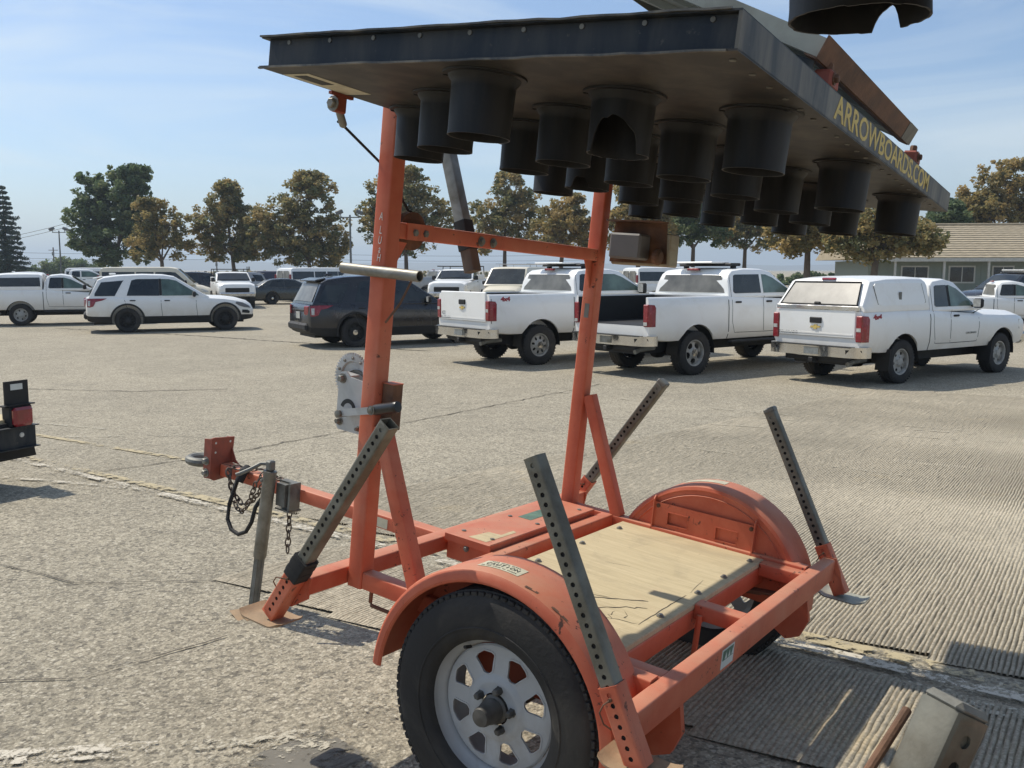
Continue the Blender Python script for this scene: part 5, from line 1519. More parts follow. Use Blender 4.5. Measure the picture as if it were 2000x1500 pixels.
class Car:
    def __init__(s, name, label, cat, group, pos, heading, paint='white', scale=1.0):
        s.root = empty(name)
        s.root.matrix_world = Matrix.Translation((pos[0], pos[1], gz(pos[1]))) @ Matrix.Rotation(R(heading), 4, 'Z') @ Matrix.Scale(scale, 4)
        tag(s.root, label, cat, group); s.paint = MT[paint]
    def lower(s, keys, rw, wb, Ra, holes=True):
        s.lk = keys; xs_ = densify(keys); s.W = max(k[6] for k in keys)
        s.body = ring_loft([sec_low(lerp_keys(keys, x)) for x in xs_], xs_).build('body', s.paint, s.root, 32)
        if holes:
            c = MB()
            for x in (0, wb):
                for sg in (-1, 1):
                    y0, y1 = sorted((sg * (s.W - .30), sg * (s.W + .2)))
                    c.tube([(x, y0, rw + .02), (x, y1, rw + .02)], Ra, 28)
            cut(s.body, c)
        return s.body
    def under(s, x0, x1, z0, z1, w):
        return MB().box(((x0 + x1) / 2, 0, (z0 + z1) / 2), (x1 - x0, 2 * w, z1 - z0)).build('chassis', MT['trim'], s.root)
    def cabin(s, prof, zb, wb, k, taper=None):
        """prof: (x, ztop) along the roof line; sides lean in by k per metre"""
        s.gp = (prof, zb, wb, k); keys = [(x, z) for x, z in prof]; xs_ = densify(keys, .18); secs = []
        for x in xs_:
            zt = max(lerp_keys(keys, x)[0], zb + .012); w = s.wbelt(x); wr = w - k * (zt - zb); e = min(.05, (zt - zb) * .4)
            secs.append([(0, zb - .03), (w - .01, zb - .03), (w, zb), (wr + k * e, zt - e), (wr - .012, zt - e * .35), (wr - .05, zt - e * .06), (wr * .5, zt + e * .25), (0, zt + e * .35)])
        s.cab = ring_loft(secs, xs_).build('cabin', s.paint, s.root, 30)
        return s.cab
    def wbelt(s, x):
        w = s.gp[2]
        return w if not isinstance(w, list) else lerp_keys(w, x)[0]
    def ycab(s, x, z): return s.wbelt(x) - s.gp[3] * (z - s.gp[1])
    def ylow(s, x, z):
        z0, zs, zb, zt, w0, w1, w2, w3 = lerp_keys(s.lk, x)
        sec = sec_low((z0, zs, zb, zt, w0, w1, w2, w3))
        for (ya, za), (yb, zb_) in zip(sec[1:], sec[2:]):
            if min(za, zb_) <= z <= max(za, zb_) and abs(zb_ - za) > 1e-5: return ya + (yb - ya) * (z - za) / (zb_ - za)
        return w1
    def patch(s, name, poly, mat, fn=None, off=.008, th=.012, sides=(1, -1), parent=None):
        """plate set on the side and following its curve; poly in (x, z)"""
        fn = fn or s.ycab; o = None
        x0, x1 = min(p[0] for p in poly), max(p[0] for p in poly)
        xs_ = sorted({round(p[0], 4) for p in poly} | {round(x0 + (x1 - x0) * k / 8, 4) for k in range(9)})
        cols = []
        for x in xs_:
            zs = []
            for (a, b) in zip(poly, poly[1:] + poly[:1]):
                if min(a[0], b[0]) - 1e-6 <= x <= max(a[0], b[0]) + 1e-6:
                    if abs(b[0] - a[0]) < 1e-4: zs += [a[1], b[1]]
                    else: zs.append(a[1] + (b[1] - a[1]) * min(max((x - a[0]) / (b[0] - a[0]), 0), 1))
            if zs: cols.append((x, min(zs), max(zs)))
        for sg in sides:
            m = MB(); P = []; nv = 3
            for (x, za, zb) in cols:
                for k in range(nv + 1):
                    z = za + (zb - za) * k / nv; P.append((x, sg * (fn(x, z) + off), z))
            n = len(cols); q = nv + 1
            F = [(i * q + k, (i + 1) * q + k, (i + 1) * q + k + 1, i * q + k + 1) for i in range(n - 1) for k in range(nv)]
            m.add(P, F)
            rim = [i * q for i in range(n)] + [(n - 1) * q + k for k in range(1, q)] + [i * q + nv for i in range(n - 2, -1, -1)] + [k for k in range(nv - 1, 0, -1)]
            R2_ = [P[i] for i in rim]; m.add(R2_ + [(x, y - sg * th, z) for x, y, z in R2_], [(i, (i + 1) % len(rim), len(rim) + (i + 1) % len(rim), len(rim) + i) for i in range(len(rim))])
            o = m.build(name, mat, parent or s.root, 25)
        return o
    def line(s, name, pts, w, mat, fn=None, off=.0025, sides=(1, -1), parent=None):
        fn = fn or s.ylow
        for sg in sides:
            fine = []
            for (a, b) in zip(pts, pts[1:]):
                n = max(1, int(math.hypot(b[0] - a[0], b[1] - a[1]) / .07)); fine += [(a[0] + (b[0] - a[0]) * k / n, a[1] + (b[1] - a[1]) * k / n) for k in range(n)]
            fine.append(pts[-1]); P = []
            for k, (x, z) in enumerate(fine):
                a, b = fine[max(k - 1, 0)], fine[min(k + 1, len(fine) - 1)]; dx, dz = b[0] - a[0], b[1] - a[1]; L = math.hypot(dx, dz) or 1; nx, nz = -dz / L * w / 2, dx / L * w / 2
                for q in (-1, 1): P.append((x + q * nx, sg * (fn(x + q * nx, z + q * nz) + off), z + q * nz))
            MB().add(P, [(2 * k, 2 * k + 1, 2 * k + 3, 2 * k + 2) for k in range(len(fine) - 1)]).build(name, mat, parent or s.root, 60, recalc=False)
    def pane(s, name, xb, zb, xt, zt, mat, inset=(.07, .09), drop=.04, off=.014):
        """windscreen or rear glass between (xb, zb) at the belt and (xt, zt) at the roof"""
        wb_, wt = s.ycab(xb, zb) - inset[0], s.ycab(xt, zt) - inset[1]
        a, b = V((xb, 0, zb)), V((xt, 0, zt)); d = (b - a).normalized(); n = V((0, 1, 0)).cross(d)
        if n.z < 0 or (abs(n.z) < 1e-3): n = -n if n.z < 0 else n
        if abs(d.z) > .999: n = V((-1 if xb < 1 else 1, 0, 0))
        a2, b2 = a + d * drop, b - d * drop
        m = MB()
        def fn(u, v):
            w = wb_ + (wt - wb_) * v; p = a2.lerp(b2, v) + n * (off + .02 * (1 - (2 * u - 1) ** 2)); return (p.x, (2 * u - 1) * w, p.z)
        m.grid(fn, 8, 4)
        return m.build(name, mat, s.root, 60)
    def box(s, name, c, d, mat, rot=None, bev=.01, parent=None):
        return MB().box(c, d, rot, bev=bev).build(name, mat, parent or s.root, 30)
    def both(s, name, c, d, mat, rot=None, bev=.01):
        for sg in (1, -1): MB().box((c[0], sg * c[1], c[2]), d, rot, bev=bev).build(name, mat, s.root, 30)
    def mirror(s, x, z, mat, size=(.10, .16, .17), y=None):
        for sg in (1, -1):
            y_ = (y if y else s.ycab(x, z)) + .13
            m = MB().box((x, sg * y_, z + .04), size, bev=.03); m.box((x + .02, sg * (y_ - .11), z - .01), (.06, .14, .04), bev=.01)
            o = m.build('mirror', mat, s.root, 40)
            MB().box((x - size[0] / 2 - .001, sg * y_, z + .045), (.004, size[1] * .8, size[2] * .78)).build('mirror_glass', MT['lens'], o)
    def handle(s, x, z, mat, L=.17):
        for sg in (1, -1): MB().box((x, sg * (s.ylow(x, z) + .012), z), (L, .03, .035), bev=.012).build('door_handle', mat, s.root, 40)

def suv(name, label, pos, heading, paint='white', group='parked sport utility vehicles', scale=1.0, wheelk='black', rack=False, extra=None):
    c = Car(name, label, 'SUV', group, pos, heading, paint, scale); wb = 2.90; rw = .375
    K = [(-1.16, .46, .66, .98, 1.00, .74, .80, .76, .70), (-1.12, .38, .66, 1.05, 1.07, .82, .89, .85, .80), (-1.0, .33, .68, 1.08, 1.10, .88, .945, .91, .86), (-.75, .29, .70, 1.09, 1.11, .92, .985, .95, .88),
         (-.2, .27, .70, 1.08, 1.10, .94, .995, .955, .88), (1.9, .27, .70, 1.05, 1.07, .94, .992, .95, .86), (2.25, .27, .70, 1.045, 1.115, .94, .99, .945, .80), (2.9, .28, .70, 1.00, 1.085, .93, .985, .93, .74),
         (3.3, .30, .68, .94, 1.03, .90, .955, .89, .68), (3.60, .34, .64, .84, .94, .82, .88, .81, .62), (3.74, .36, .60, .74, .83, .72, .79, .73, .58), (3.80, .42, .58, .68, .72, .64, .70, .66, .54)]
    c.lower(K, rw, wb, .455); c.under(-.95, 3.5, .25, .62, .64)
    c.cabin([(-1.06, 1.09), (-.80, 1.62), (-.62, 1.70), (-.2, 1.755), (.5, 1.785), (1.1, 1.77), (1.42, 1.715), (2.42, 1.075)], 1.07, [(-1.1, .88), (-.7, .935), (0, .945), (2.0, .93), (2.5, .88)], .27)
    g = MT['glass']
    c.patch('side_window', [(-.90, 1.13), (-.90, 1.20), (-.70, 1.545), (-.06, 1.60), (-.10, 1.56), (-.34, 1.13)], g)
    c.patch('side_window', [(.0, 1.135), (.02, 1.20), (.16, 1.60), (.30, 1.64), (.94, 1.645), (.94, 1.125)], g)
    c.patch('window_post', [(.943, 1.13), (.943, 1.65), (1.02, 1.65), (1.02, 1.13)], MT['trim'], off=.003)
    c.patch('side_window', [(1.023, 1.125), (1.023, 1.645), (1.25, 1.635), (1.46, 1.585), (2.05, 1.20), (2.12, 1.125)], MT['glass_l'] if paint != 'black' else g)
    c.pane('windscreen', 2.40, 1.09, 1.44, 1.70, g); c.pane('rear_window', -1.05, 1.12, -.80, 1.60, MT['glass_d'] if paint == 'black' else g, (.10, .12), .02)
    c.box('spoiler', (-.78, 0, 1.685), (.28, 1.30, .035), c.paint, Matrix.Rotation(R(-12), 3, 'Y'))
    # lower cladding and arch rims
    xs_ = densify(K); lo = []
    for x in xs_:
        z0, zs, zb, zt, w0, w1, w2, w3 = lerp_keys(K, x); e = .008
        lo.append([(0, z0 - e), (w0 * .85, z0 - e), (w0 + e, z0 + .02), (w1 - .006 + e, z0 + (zs - z0) * .5), (w1 - .004, z0 + (zs - z0) * .52 + .004), (0, z0 + (zs - z0) * .53)])
    cl = ring_loft(lo, xs_).build('cladding', MT['trim'], c.root, 30)
    cu = MB()
    for x in (0, wb):
        cu.tube([(x, -1.2, rw + .02), (x, 1.2, rw + .02)], .456, 28)
    cut(cl, cu)
    for x in (0, wb):
        for sg in (1, -1):
            m = MB(); P = []
            for k in range(23):
                a = R(-12 + 204 * k / 22)
                for rr, o in ((.452, .012), (.505, .012), (.505, -.03), (.452, -.06)):
                    px, pz = x + rr * math.cos(a), rw + .02 + rr * math.sin(a); P.append((px, sg * (c.ylow(px, max(pz, .40)) + o), pz))
            m.add(P, [(4 * k + j, 4 * k + (j + 1) % 4, 4 * k + 4 + (j + 1) % 4, 4 * k + 4 + j) for k in range(22) for j in range(4)])
            m.build('arch_rim', MT['trim'], c.root, 35)
    for xx in (-.02, .98, 2.02):
        c.line('door_gap', [(xx + (.0 if xx > 0 else -.06), 1.06), (xx, .8), (xx + (.02 if xx > 0 else .12), .56), (xx + (.02 if xx > 0 else .3), .49)], .012, MT['seamc'])
    c.line('door_gap', [(.28, .49), (2.04, .49)], .012, MT['seamc']); c.line('crease', [(-.8, .93), (3.2, .86)], .006, c.paint, off=.006)
    c.handle(.16, .985, MT['trim'] if paint != 'black' else c.paint); c.handle(1.16, .975, MT['trim'] if paint != 'black' else c.paint); c.mirror(1.96, 1.13, MT['trim'])
    for sg in (1, -1):                                   # tail lamps wrap the corner
        c.patch('tail_lamp', [(-1.125, .80), (-1.125, 1.05), (-.90, 1.06), (-.56, 1.06), (-.70, .995), (-.88, .955), (-.95, .82), (-1.05, .79)], MT['red'], c.ylow, .014, .04, (sg,))
        o = MB().box((-1.150, sg * .70, .93), (.06, .24, .235), Matrix.Rotation(R(sg * -14), 3, 'Z'), bev=.03).build('tail_lamp', MT['red'], c.root, 25)
        c.patch('reversing_lens', [(-1.10, .83), (-1.10, .99), (-1.03, .99), (-1.04, .83)], MT['lens'], c.ylow, .019, .01, (sg,), o)
        c.patch('headlamp', [(3.22, .86), (3.26, .91), (3.45, .88), (3.66, .78), (3.72, .70), (3.50, .73), (3.34, .78)], MT['boxgrey'], c.ylow, .010, .03, (sg,))
        c.patch('fog_lamp', [(3.42, .56), (3.43, .655), (3.60, .645), (3.68, .60), (3.66, .53)], MT['trim'], c.ylow, .012, .03, (sg,))
    c.box('number_plate', (-1.172, 0, .80), (.012, .32, .17), MT['plate']); c.box('tailgate_trim', (-1.165, 0, .92), (.02, 1.0, .05), MT['trim'] if paint == 'black' else MT['chrome'])
    c.box('rear_bumper', (-1.17, 0, .52), (.12, 1.56, .20), MT['trim'], bev=.05); c.box('grille', (3.76, 0, .68), (.06, 1.0, .18), MT['trim'], bev=.02)
    c.box('front_bumper', (3.74, 0, .45), (.14, 1.40, .16), MT['trim'], bev=.05)
    for x in (0, wb):
        for y in (.855, -.855): add_wheel(c.root, x, y, rw, .245, wheelk)
    if rack:
        for sg in (1, -1): c.box('roof_rail', (.3, sg * .62, 1.80), (1.7, .04, .04), MT['silver'])
        for x in (-.3, .35, 1.0): c.box('roof_bar', (x, 0, 1.86), (.05, 1.3, .04), MT['trim'])
        c.box('roof_basket', (.35, 0, 1.91), (1.5, 1.2, .05), MT['trim'], bev=.02); c.box('light_bar', (1.15, 0, 1.90), (.10, 1.1, .09), MT['lens'], bev=.02)
    else:
        c.box('antenna_fin', (-.35, 0, 1.80), (.2, .05, .06), c.paint, bev=.02)
    return c

def pickup(name, label, pos, heading, paint='white', size='mid', canopy=None, gate=True, group='parked pickup trucks', scale=1.0, cab='ext', wheelk='steel', rack=None, bumper='chrome', badge=None, flaps=False, detail=True, fender='round'):
    c = Car(name, label, 'pickup truck', group, pos, heading, paint, scale)
    if size == 'mid': wb, ro, fo, W, z0, rail, hood, roof, rw, tw, Ra, xc = 3.10, 1.13, .92, .935, .52, 1.25, 1.20, 1.77, .375, .25, .465, .74
    else: wb, ro, fo, W, z0, rail, hood, roof, rw, tw, Ra, xc = 3.75, 1.24, 1.0, 1.005, .62, 1.45, 1.42, 1.95, .41, .28, .51, .86
    if cab == 'reg': wb -= .55
    xw = wb - (.82 if size == 'mid' else .86)              # foot of the windscreen
    K = [(-ro, z0 + .10, .86, rail - .03, rail, W - .10, W - .035, W - .055, W - .11), (-ro + .05, z0 + .06, .86, rail - .02, rail, W - .06, W - .012, W - .035, W - .10), (-ro + .5, z0 + .02, .88, rail - .02, rail, W - .05, W, W - .028, W - .09), (xc - .05, z0, .88, rail - .02, rail, W - .05, W, W - .028, W - .09),
         (xc, z0, .88, rail - .02, rail - .005, W - .05, W - .002, W - .03, W - .09), (xw - .05, z0, .88, hood - .09, hood - .06, W - .05, W - .002, W - .03, W - .10), (xw + .12, z0, .88, hood - .08, hood, W - .05, W, W - .03, W - .20), (wb, z0, .88, hood - .11, hood - .02, W - .05, W, W - .045, W - .25),
         (wb + fo * .55, z0, .88, hood - .12, hood - .04, W - .06, W - .008, W - .06, W - .26), (wb + fo * .82, z0 + .02, .88, hood - .16, hood - .08, W - .09, W - .035, W - .085, W - .28), (wb + fo * .93, z0 + .04, .86, hood - .21, hood - .13, W - .13, W - .075, W - .12, W - .30), (wb + fo, z0 + .08, .82, hood - .34, hood - .27, W - .18, W - .13, W - .17, W - .34)]
    c.lower(K, rw, wb, Ra)
    bx0 = -ro - .2 if not gate else -ro + .06
    if canopy is None:
        q = MB().box(((bx0 + xc - .07) / 2, 0, (rail + z0 + .32) / 2 + .2), (xc - .07 - bx0, 2 * (W - .11), rail - z0 - .32 + .4)); cut(c.body, q)
        li = MB(); zf = z0 + .325; w_ = W - .112; xa, xb = -ro + .065 if gate else -ro - .002, xc - .072
        for sg in (1, -1): li.add([(xa, sg * w_, zf), (xb, sg * w_, zf), (xb, sg * w_, rail - .03), (xa, sg * w_, rail - .03)], [(0, 1, 2, 3)])
        li.add([(xb, -w_, zf), (xb, w_, zf), (xb, w_, rail - .03), (xb, -w_, rail - .03)], [(0, 1, 2, 3)]); li.add([(xa, -w_, zf + .002), (xa, w_, zf + .002), (xb, w_, zf + .002), (xb, -w_, zf + .002)], [(0, 1, 2, 3)])
        li.build('bed_liner', MT['trim'], c.root, 0)
    c.under(-ro + .1, wb + .6, .34 if size == 'mid' else .42, z0 + .06, .52)
    ax = MB().tube([(0, -.7, rw), (0, .7, rw)], .05, 10); ax.lathe([(.05, -.16), (.15, -.08), (.16, 0), (.15, .08), (.05, .16)], (0, 0, rw), (0, 1, rw), 14); ax.build('rear_axle', MT['trim'], c.root)
    zb = rail - .02; dz = roof - zb
    c.cabin([(xc + .015, zb + .02), (xc + .05, zb + dz * .55), (xc + .12, roof - .10), (xc + .22, roof - .035), (xc + .55, roof), (xw - .95, roof - .005), (xw - .68, roof - .055), (xw + .10, hood - .02)], zb, W - .045, .22)
    g = MT['glass']
    ztop = roof - .115; z1 = zb + .055
    if cab in ('ext', 'crew'):
        mid = xc + (.62 if cab == 'ext' else .98) if size == 'mid' else xc + (.70 if cab == 'ext' else 1.02)
        c.patch('side_window', [(xc + .16, z1 + .03), (xc + .22, ztop - .02), (xc + .27, ztop), (mid - .05, ztop + .005), (mid - .05, z1), (xc + .2, z1)], g)
        c.patch('window_post', [(mid - .047, z1), (mid - .047, ztop), (mid + .027, ztop), (mid + .027, z1)], MT['trim'] if size == 'mid' else c.paint, off=.003)
        c.line('door_gap', [(mid - .01, z1 - .06), (mid - .01, .95), (mid, z0 + .14)], .012, MT['seamc'])
        c.line('door_gap', [(xc + .10, ztop), (xc + .09, z1 - .05), (xc + .09, .95), (xc + .16, z0 + .13), (mid, z0 + .12)], .010, MT['seamc'], fn=lambda x, z: c.ylow(x, z) if z < zb else c.ycab(x, z))
    else:
        mid = xc + .18
    c.patch('side_window', [(mid + .03, z1), (mid + .03, ztop + .005), (xw - .86, ztop), (xw - .66, ztop - .06), (xw - .20, z1 + .06), (xw - .18, z1)], MT['glass_l'])
    c.line('door_gap', [(xw - .03, z1 - .06), (xw - .02, .9), (xw - .06, z0 + .12), (mid, z0 + .12)], .012, MT['seamc'])
    c.line('bed_gap', [(xc - .015, rail - .02), (xc - .015, z0 + .02)], .022, MT['seamc'], off=.003)
    c.pane('windscreen', xw + .08, hood, xw - .66, roof - .06, g); c.pane('rear_window', xc + .025, zb + .03, xc + .09, roof - .10, MT['glass_d'], (.10, .15), .03, .012)
    c.handle(mid + .16, zb - .11, MT['trim'])
    if cab == 'crew': c.handle(xc + .26, zb - .11, MT['trim'])
    c.mirror(xw - .22, zb + .06, MT['trim'], (.12, .20, .22) if size != 'mid' else (.11, .17, .17))
    # wheels
    for x in (0, wb):
        for sg in (1, -1): add_wheel(c.root, x, sg * (W - tw / 2 - .035), rw, tw, wheelk)
    # tail
    if gate:
        tg = MB().box((-ro - .006, 0, (rail + z0 + .22) / 2 + .05), (.035, 2 * (W - .155), rail - z0 - .24), bev=.02)
        t = tg.build('tailgate', c.paint, c.root, 30)
        c.box('tailgate_handle', (-ro - .030, 0, rail - .17), (.03, .24, .10), MT['trim'], bev=.01, parent=t)
        MB().box((-ro - .026, 0, z0 + .34), (.006, 2 * (W - .2), .02)).build('tailgate_crease', c.paint, t, 30)
        c.line('gate_gap', [(-ro + .03, rail - .05), (-ro + .03, z0 + .26)], .012, MT['seamc'])
    for sg in (1, -1):
        zt_, zl = (rail - .07, rail - .50) if size == 'mid' else (rail - .13, rail - .52)
        c.patch('tail_lamp', [(-ro - .004, zl), (-ro - .004, zt_), (-ro + .115, zt_ - .01), (-ro + .145, zt_ - .06), (-ro + .135, zl)], MT['red'], c.ylow, .012, .05, (sg,))
        m = MB(); m.box((-ro - .012, sg * (W - .085), (zl + zt_) / 2), (.045, .125, zt_ - zl), bev=.015)
        o = m.build('tail_lamp', MT['red'], c.root, 25)
        MB().box((-ro - .036, sg * (W - .085), zl + .20 if gate else zl + .05), (.006, .085, .06)).build('reversing_lens', MT['lens'], o)
    bz = z0 + .055
    # bumper as a bent section swept across
    pts = [(-ro + .16, -W - .004, bz), (-ro + .02, -W - .0, bz), (-ro - .07, -W + .075, bz), (-ro - .11, -W + .25, bz), (-ro - .12, -.32, bz), (-ro - .085, -.27, bz - .01), (-ro - .085, .27, bz - .01), (-ro - .12, .32, bz), (-ro - .11, W - .25, bz), (-ro - .07, W - .075, bz), (-ro + .02, W, bz), (-ro + .16, W + .004, bz)]
    b3 = MB().sweep([(-.035, -.085), (.012, -.09), (.03, -.05), (.034, .03), (.025, .085), (-.035, .09)], pts)
    bp = b3.build('rear_bumper', MT['chrome'], c.root, 40)
    MB().box((-ro - .105, 0, bz + .088), (.15, 2 * W - .28, .012)).build('bumper_step', MT['trim'], bp)
    c.box('number_plate', (-ro - .124, 0, bz - .005), (.008, .30, .12), MT['plate'] if gate else MT['galv'], parent=bp); c.box('plate_recess', (-ro - .116, 0, bz - .0), (.006, .50, .15), MT['trim'], parent=bp)
    for sg in (1, -1): MB().prism([(-ro - .105, sg * (W - .24), bz - .07), (-ro - .128, sg * (W - .24), bz + .045), (-ro - .02, sg * (W - .01), bz + .045), (-ro + .02, sg * (W - .0), bz - .065)], (-.028, sg * .006, 0)).build('bumper_step_pad', MT['trim'], bp)
    c.box('hitch_receiver', (-ro - .04, 0, bz - .16), (.20, .09, .08), MT['trim']); c.box('hitch_beam', (-ro + .06, 0, bz - .14), (.10, 1.3, .10), MT['trim'])
    MB().tube([(-ro + .5, -.62, z0 - .10), (-ro + .12, -.64, z0 - .12), (-ro - .02, -.66, z0 - .15)], .04, 12).build('exhaust', MT['galv_dk'], c.root)
    if flaps:
        for x in (-.45, wb - .45):
            for sg in (1, -1): MB().box((x, sg * (W - .10), z0 - .09), (.02, .26, .36), Matrix.Rotation(R(6), 3, 'Y')).build('mud_flap', MT['trim'], c.root)
    else:
        for sg in (1, -1): c.box('rocker_step', ((xc + xw) / 2, sg * (W + .01), z0 - .04), (xw - xc, .12, .06), MT['trim'], bev=.02)
    # wheel-house liners
    for x in (0, wb):
        for sg in (1, -1):
            P = []
            for k in range(15):
                a = R(-5 + 190 * k / 14)
                for y in (W - .035, W - .32): P.append((x + (Ra - .012) * math.cos(a), sg * y, rw + .02 + (Ra - .012) * math.sin(a)))
            MB().add(P, [(2 * k, 2 * k + 1, 2 * k + 3, 2 * k + 2) for k in range(14)]).build('wheel_liner', MT['trim'], c.root, 60, recalc=False)
    # nose
    c.box('grille', (wb + fo - .01, 0, hood - .43), (.08, 1.25, .24), MT['trim'], bev=.03); c.box('front_bumper', (wb + fo - .02, 0, z0 + .12), (.24, 2 * W - .16, .24), MT['chrome'], bev=.06)
    for sg in (1, -1): MB().prism([(x, sg * (c.ylow(x, z) + .008), z) for x, z in ((wb + fo * .60, hood - .38), (wb + fo * .60, hood - .20), (wb + fo * .90, hood - .27), (wb + fo * .97, hood - .42))], (0, -sg * .06, 0)).build('headlamp', MT['lens'], c.root, 25)
    c.box('brake_lamp', (xc + .10, 0, roof - .02), (.07, .30, .045), MT['red'], bev=.01)
    if canopy:
        zt = roof + .03; n = 12; xs_ = [-ro + .03, -ro + .14, -ro + .30, -.4, .2, xc - .12, xc - .03]; tops = [rail + .10, rail + .10 + (zt - rail - .14) * .41, zt - .04, zt, zt + .005, zt - .005, zt - .05]; secs = []
        for x, z in zip(xs_, tops):
            w = W - .045; wr = w - .17 * (z - rail); e = min(.10, (z - rail) * .35); secs.append([(0, rail - .01), (w, rail - .01), (w + .008, rail + .03), (wr + .17 * e, z - e), (wr - .02, z - e * .35), (wr - .09, z - e * .04), (wr * .5, z + .015), (0, z + .02)])
        cp = ring_loft(secs, xs_).build('canopy', c.paint, c.root, 32)
        yk = lambda x, z: W - .037 - .17 * (z - rail)
        if canopy == 'solid':
            c.patch('canopy_door', [(-ro + .34, zt - .14), (-ro + .42, rail + .12), (-ro + .50, rail + .085), (xc - .20, rail + .085), (xc - .13, rail + .13), (xc - .20, zt - .12), (xc - .26, zt - .10), (-ro + .38, zt - .10)], c.paint, yk, .007, .012, parent=cp)
            c.line('canopy_gap', [(-ro + .33, zt - .13), (-ro + .41, rail + .11), (-ro + .50, rail + .07), (xc - .20, rail + .07), (xc - .115, rail + .13), (xc - .19, zt - .11)], .012, MT['seamc'], yk, parent=cp)
            for sg in (1, -1): MB().box((-.10, sg * (yk(0, rail + .24) + .012), rail + .24), (.08, .012, .13), bev=.005).build('canopy_latch', MT['galv_dk'], cp)
        else:
            c.patch('canopy_window', [(-ro + .34, rail + .10), (-ro + .50, zt - .15), (xc - .10, zt - .14), (xc - .08, rail + .10)], g, yk, .006, .008, parent=cp)
        gl = MB(); a, b = V((-ro + .035, 0, rail + .09)), V((-ro + .275, 0, zt - .09))
        gl.grid(lambda u, v: tuple(a.lerp(b, v) + V((-.030, (2 * u - 1) * (W - .17 - .10 * v), .008))), 4, 3); gg = gl.build('canopy_rear_glass', MT['glass_d'], cp, 60)
        MB().tube([(a.x - .034, -(W - .16), a.z + .01), (b.x - .034, -(W - .265), b.z + .012), (b.x - .034, (W - .265), b.z + .012), (a.x - .034, (W - .16), a.z + .01), (a.x - .034, -(W - .16), a.z + .01)], .013, 6).build('glass_frame', MT['trim'], gg)
        c.box('canopy_rail', (-ro - .012, 0, rail + .045), (.05, 2 * (W - .10), .075), MT['chrome'], parent=cp); c.box('canopy_handle', (-ro + .00, 0, rail + .12), (.04, .12, .04), MT['trim'], Matrix.Rotation(R(25), 3, 'Y'), parent=cp)
        c.box('canopy_lamp', (-ro + .285, 0, zt - .028), (.05, .28, .03), MT['red'], Matrix.Rotation(R(-30), 3, 'Y'), parent=cp)
    if rack == 'ladder':
        for x in (-ro + .15, xc - .15):
            for sg in (1, -1): MB().tube([(x, sg * (W - .06), rail), (x, sg * (W - .10), roof + .16)], .022, 8).build('rack_post', MT['trim'], c.root)
            MB().tube([(x, -(W - .10), roof + .15), (x, W - .10, roof + .15)], .022, 8).build('rack_bar', MT['trim'], c.root)
        for sg in (1, -1): MB().tube([(-ro + .1, sg * (W - .10), roof + .16), (xw - .3, sg * (W - .10), roof + .16)], .022, 8).build('rack_rail', MT['trim'], c.root)
        for x in (xc - .15, xc + .5, xw - .35): MB().tube([(x, W - .10, roof + .16), (x, W - .10, roof + .30)], .018, 6).build('rack_post', MT['trim'], c.root)
        MB().tube([(xw - .3, -(W - .10), roof + .15), (xw - .3, W - .10, roof + .15)], .022, 8).build('rack_bar', MT['trim'], c.root)
        for sg in (1, -1): c.box('side_box', (-.1, sg * (W - .2), rail + .11), (1.7, .36, .22), c.paint, bev=.02)
    if rack == 'lightbar':
        c.box('light_bar', (xc + .55, 0, roof + .075), (.30, 1.35, .06), MT['trim'], bev=.02); c.box('light_bar_lid', (xc + .30, 0, roof + .115), (.5, 1.0, .035), c.paint, bev=.015)
        for sg in (1, -1): c.box('light_bar_foot', (xc + .55, sg * .6, roof + .03), (.1, .08, .07), MT['trim'])
    if badge:
        t = c.root
        def bow(y0, z0_, s):
            P = [(-.5, -.10), (-.42, .14), (-.16, .14), (-.13, .30), (.19, .30), (.16, .14), (.5, .14), (.42, -.10), (.16, -.10), (.13, -.28), (-.19, -.28), (-.16, -.10)]
            MB().prism([(-ro - .028, y0 - a * s, z0_ + b * s * .62) for a, b in P], (-.012, 0, 0)).build('badge', MT['gold'], c.root, 20)
            MB().prism([(-ro - .026, y0 - a * s * 1.14, z0_ + b * s * .62 * 1.2) for a, b in P], (-.006, 0, 0)).build('badge_rim', MT['chrome'], c.root, 20)
        if 'bow' in badge: bow(0, rail - .285, .20)
        if 'word' in badge: text('badge_word', badge['word'], .060, MT['ink'], c.root, frame((-ro - .0265, W - .36, z0 + .335), (0, -1, 0), (0, 0, 1)), .002, 1.25)
        if 'num' in badge: text('stencil_number', badge['num'], .11, MT['silver'], c.root, frame((-ro - .0265, W - .27, z0 + .42), (0, -1, 0), (0, 0, 1)), .001, .9)
        if '4x4' in badge:
            text('side_badge', '4x4', .115, MT['redtxt'], c.root, frame((-ro + .36, -(c.ylow(-ro + .36, rail - .10) + .004), rail - .10), (1, 0, 0), (0, 0, 1)), .002, 1.25, bold=.006)
        if 'door' in badge: text('door_badge', badge['door'], .05, MT['galv_dk'], c.root, frame((xw - .28, -(c.ylow(xw - .28, .80) + .004), .80), (1, 0, 0), (0, 0, 1)), .002, 1.2)
    return c

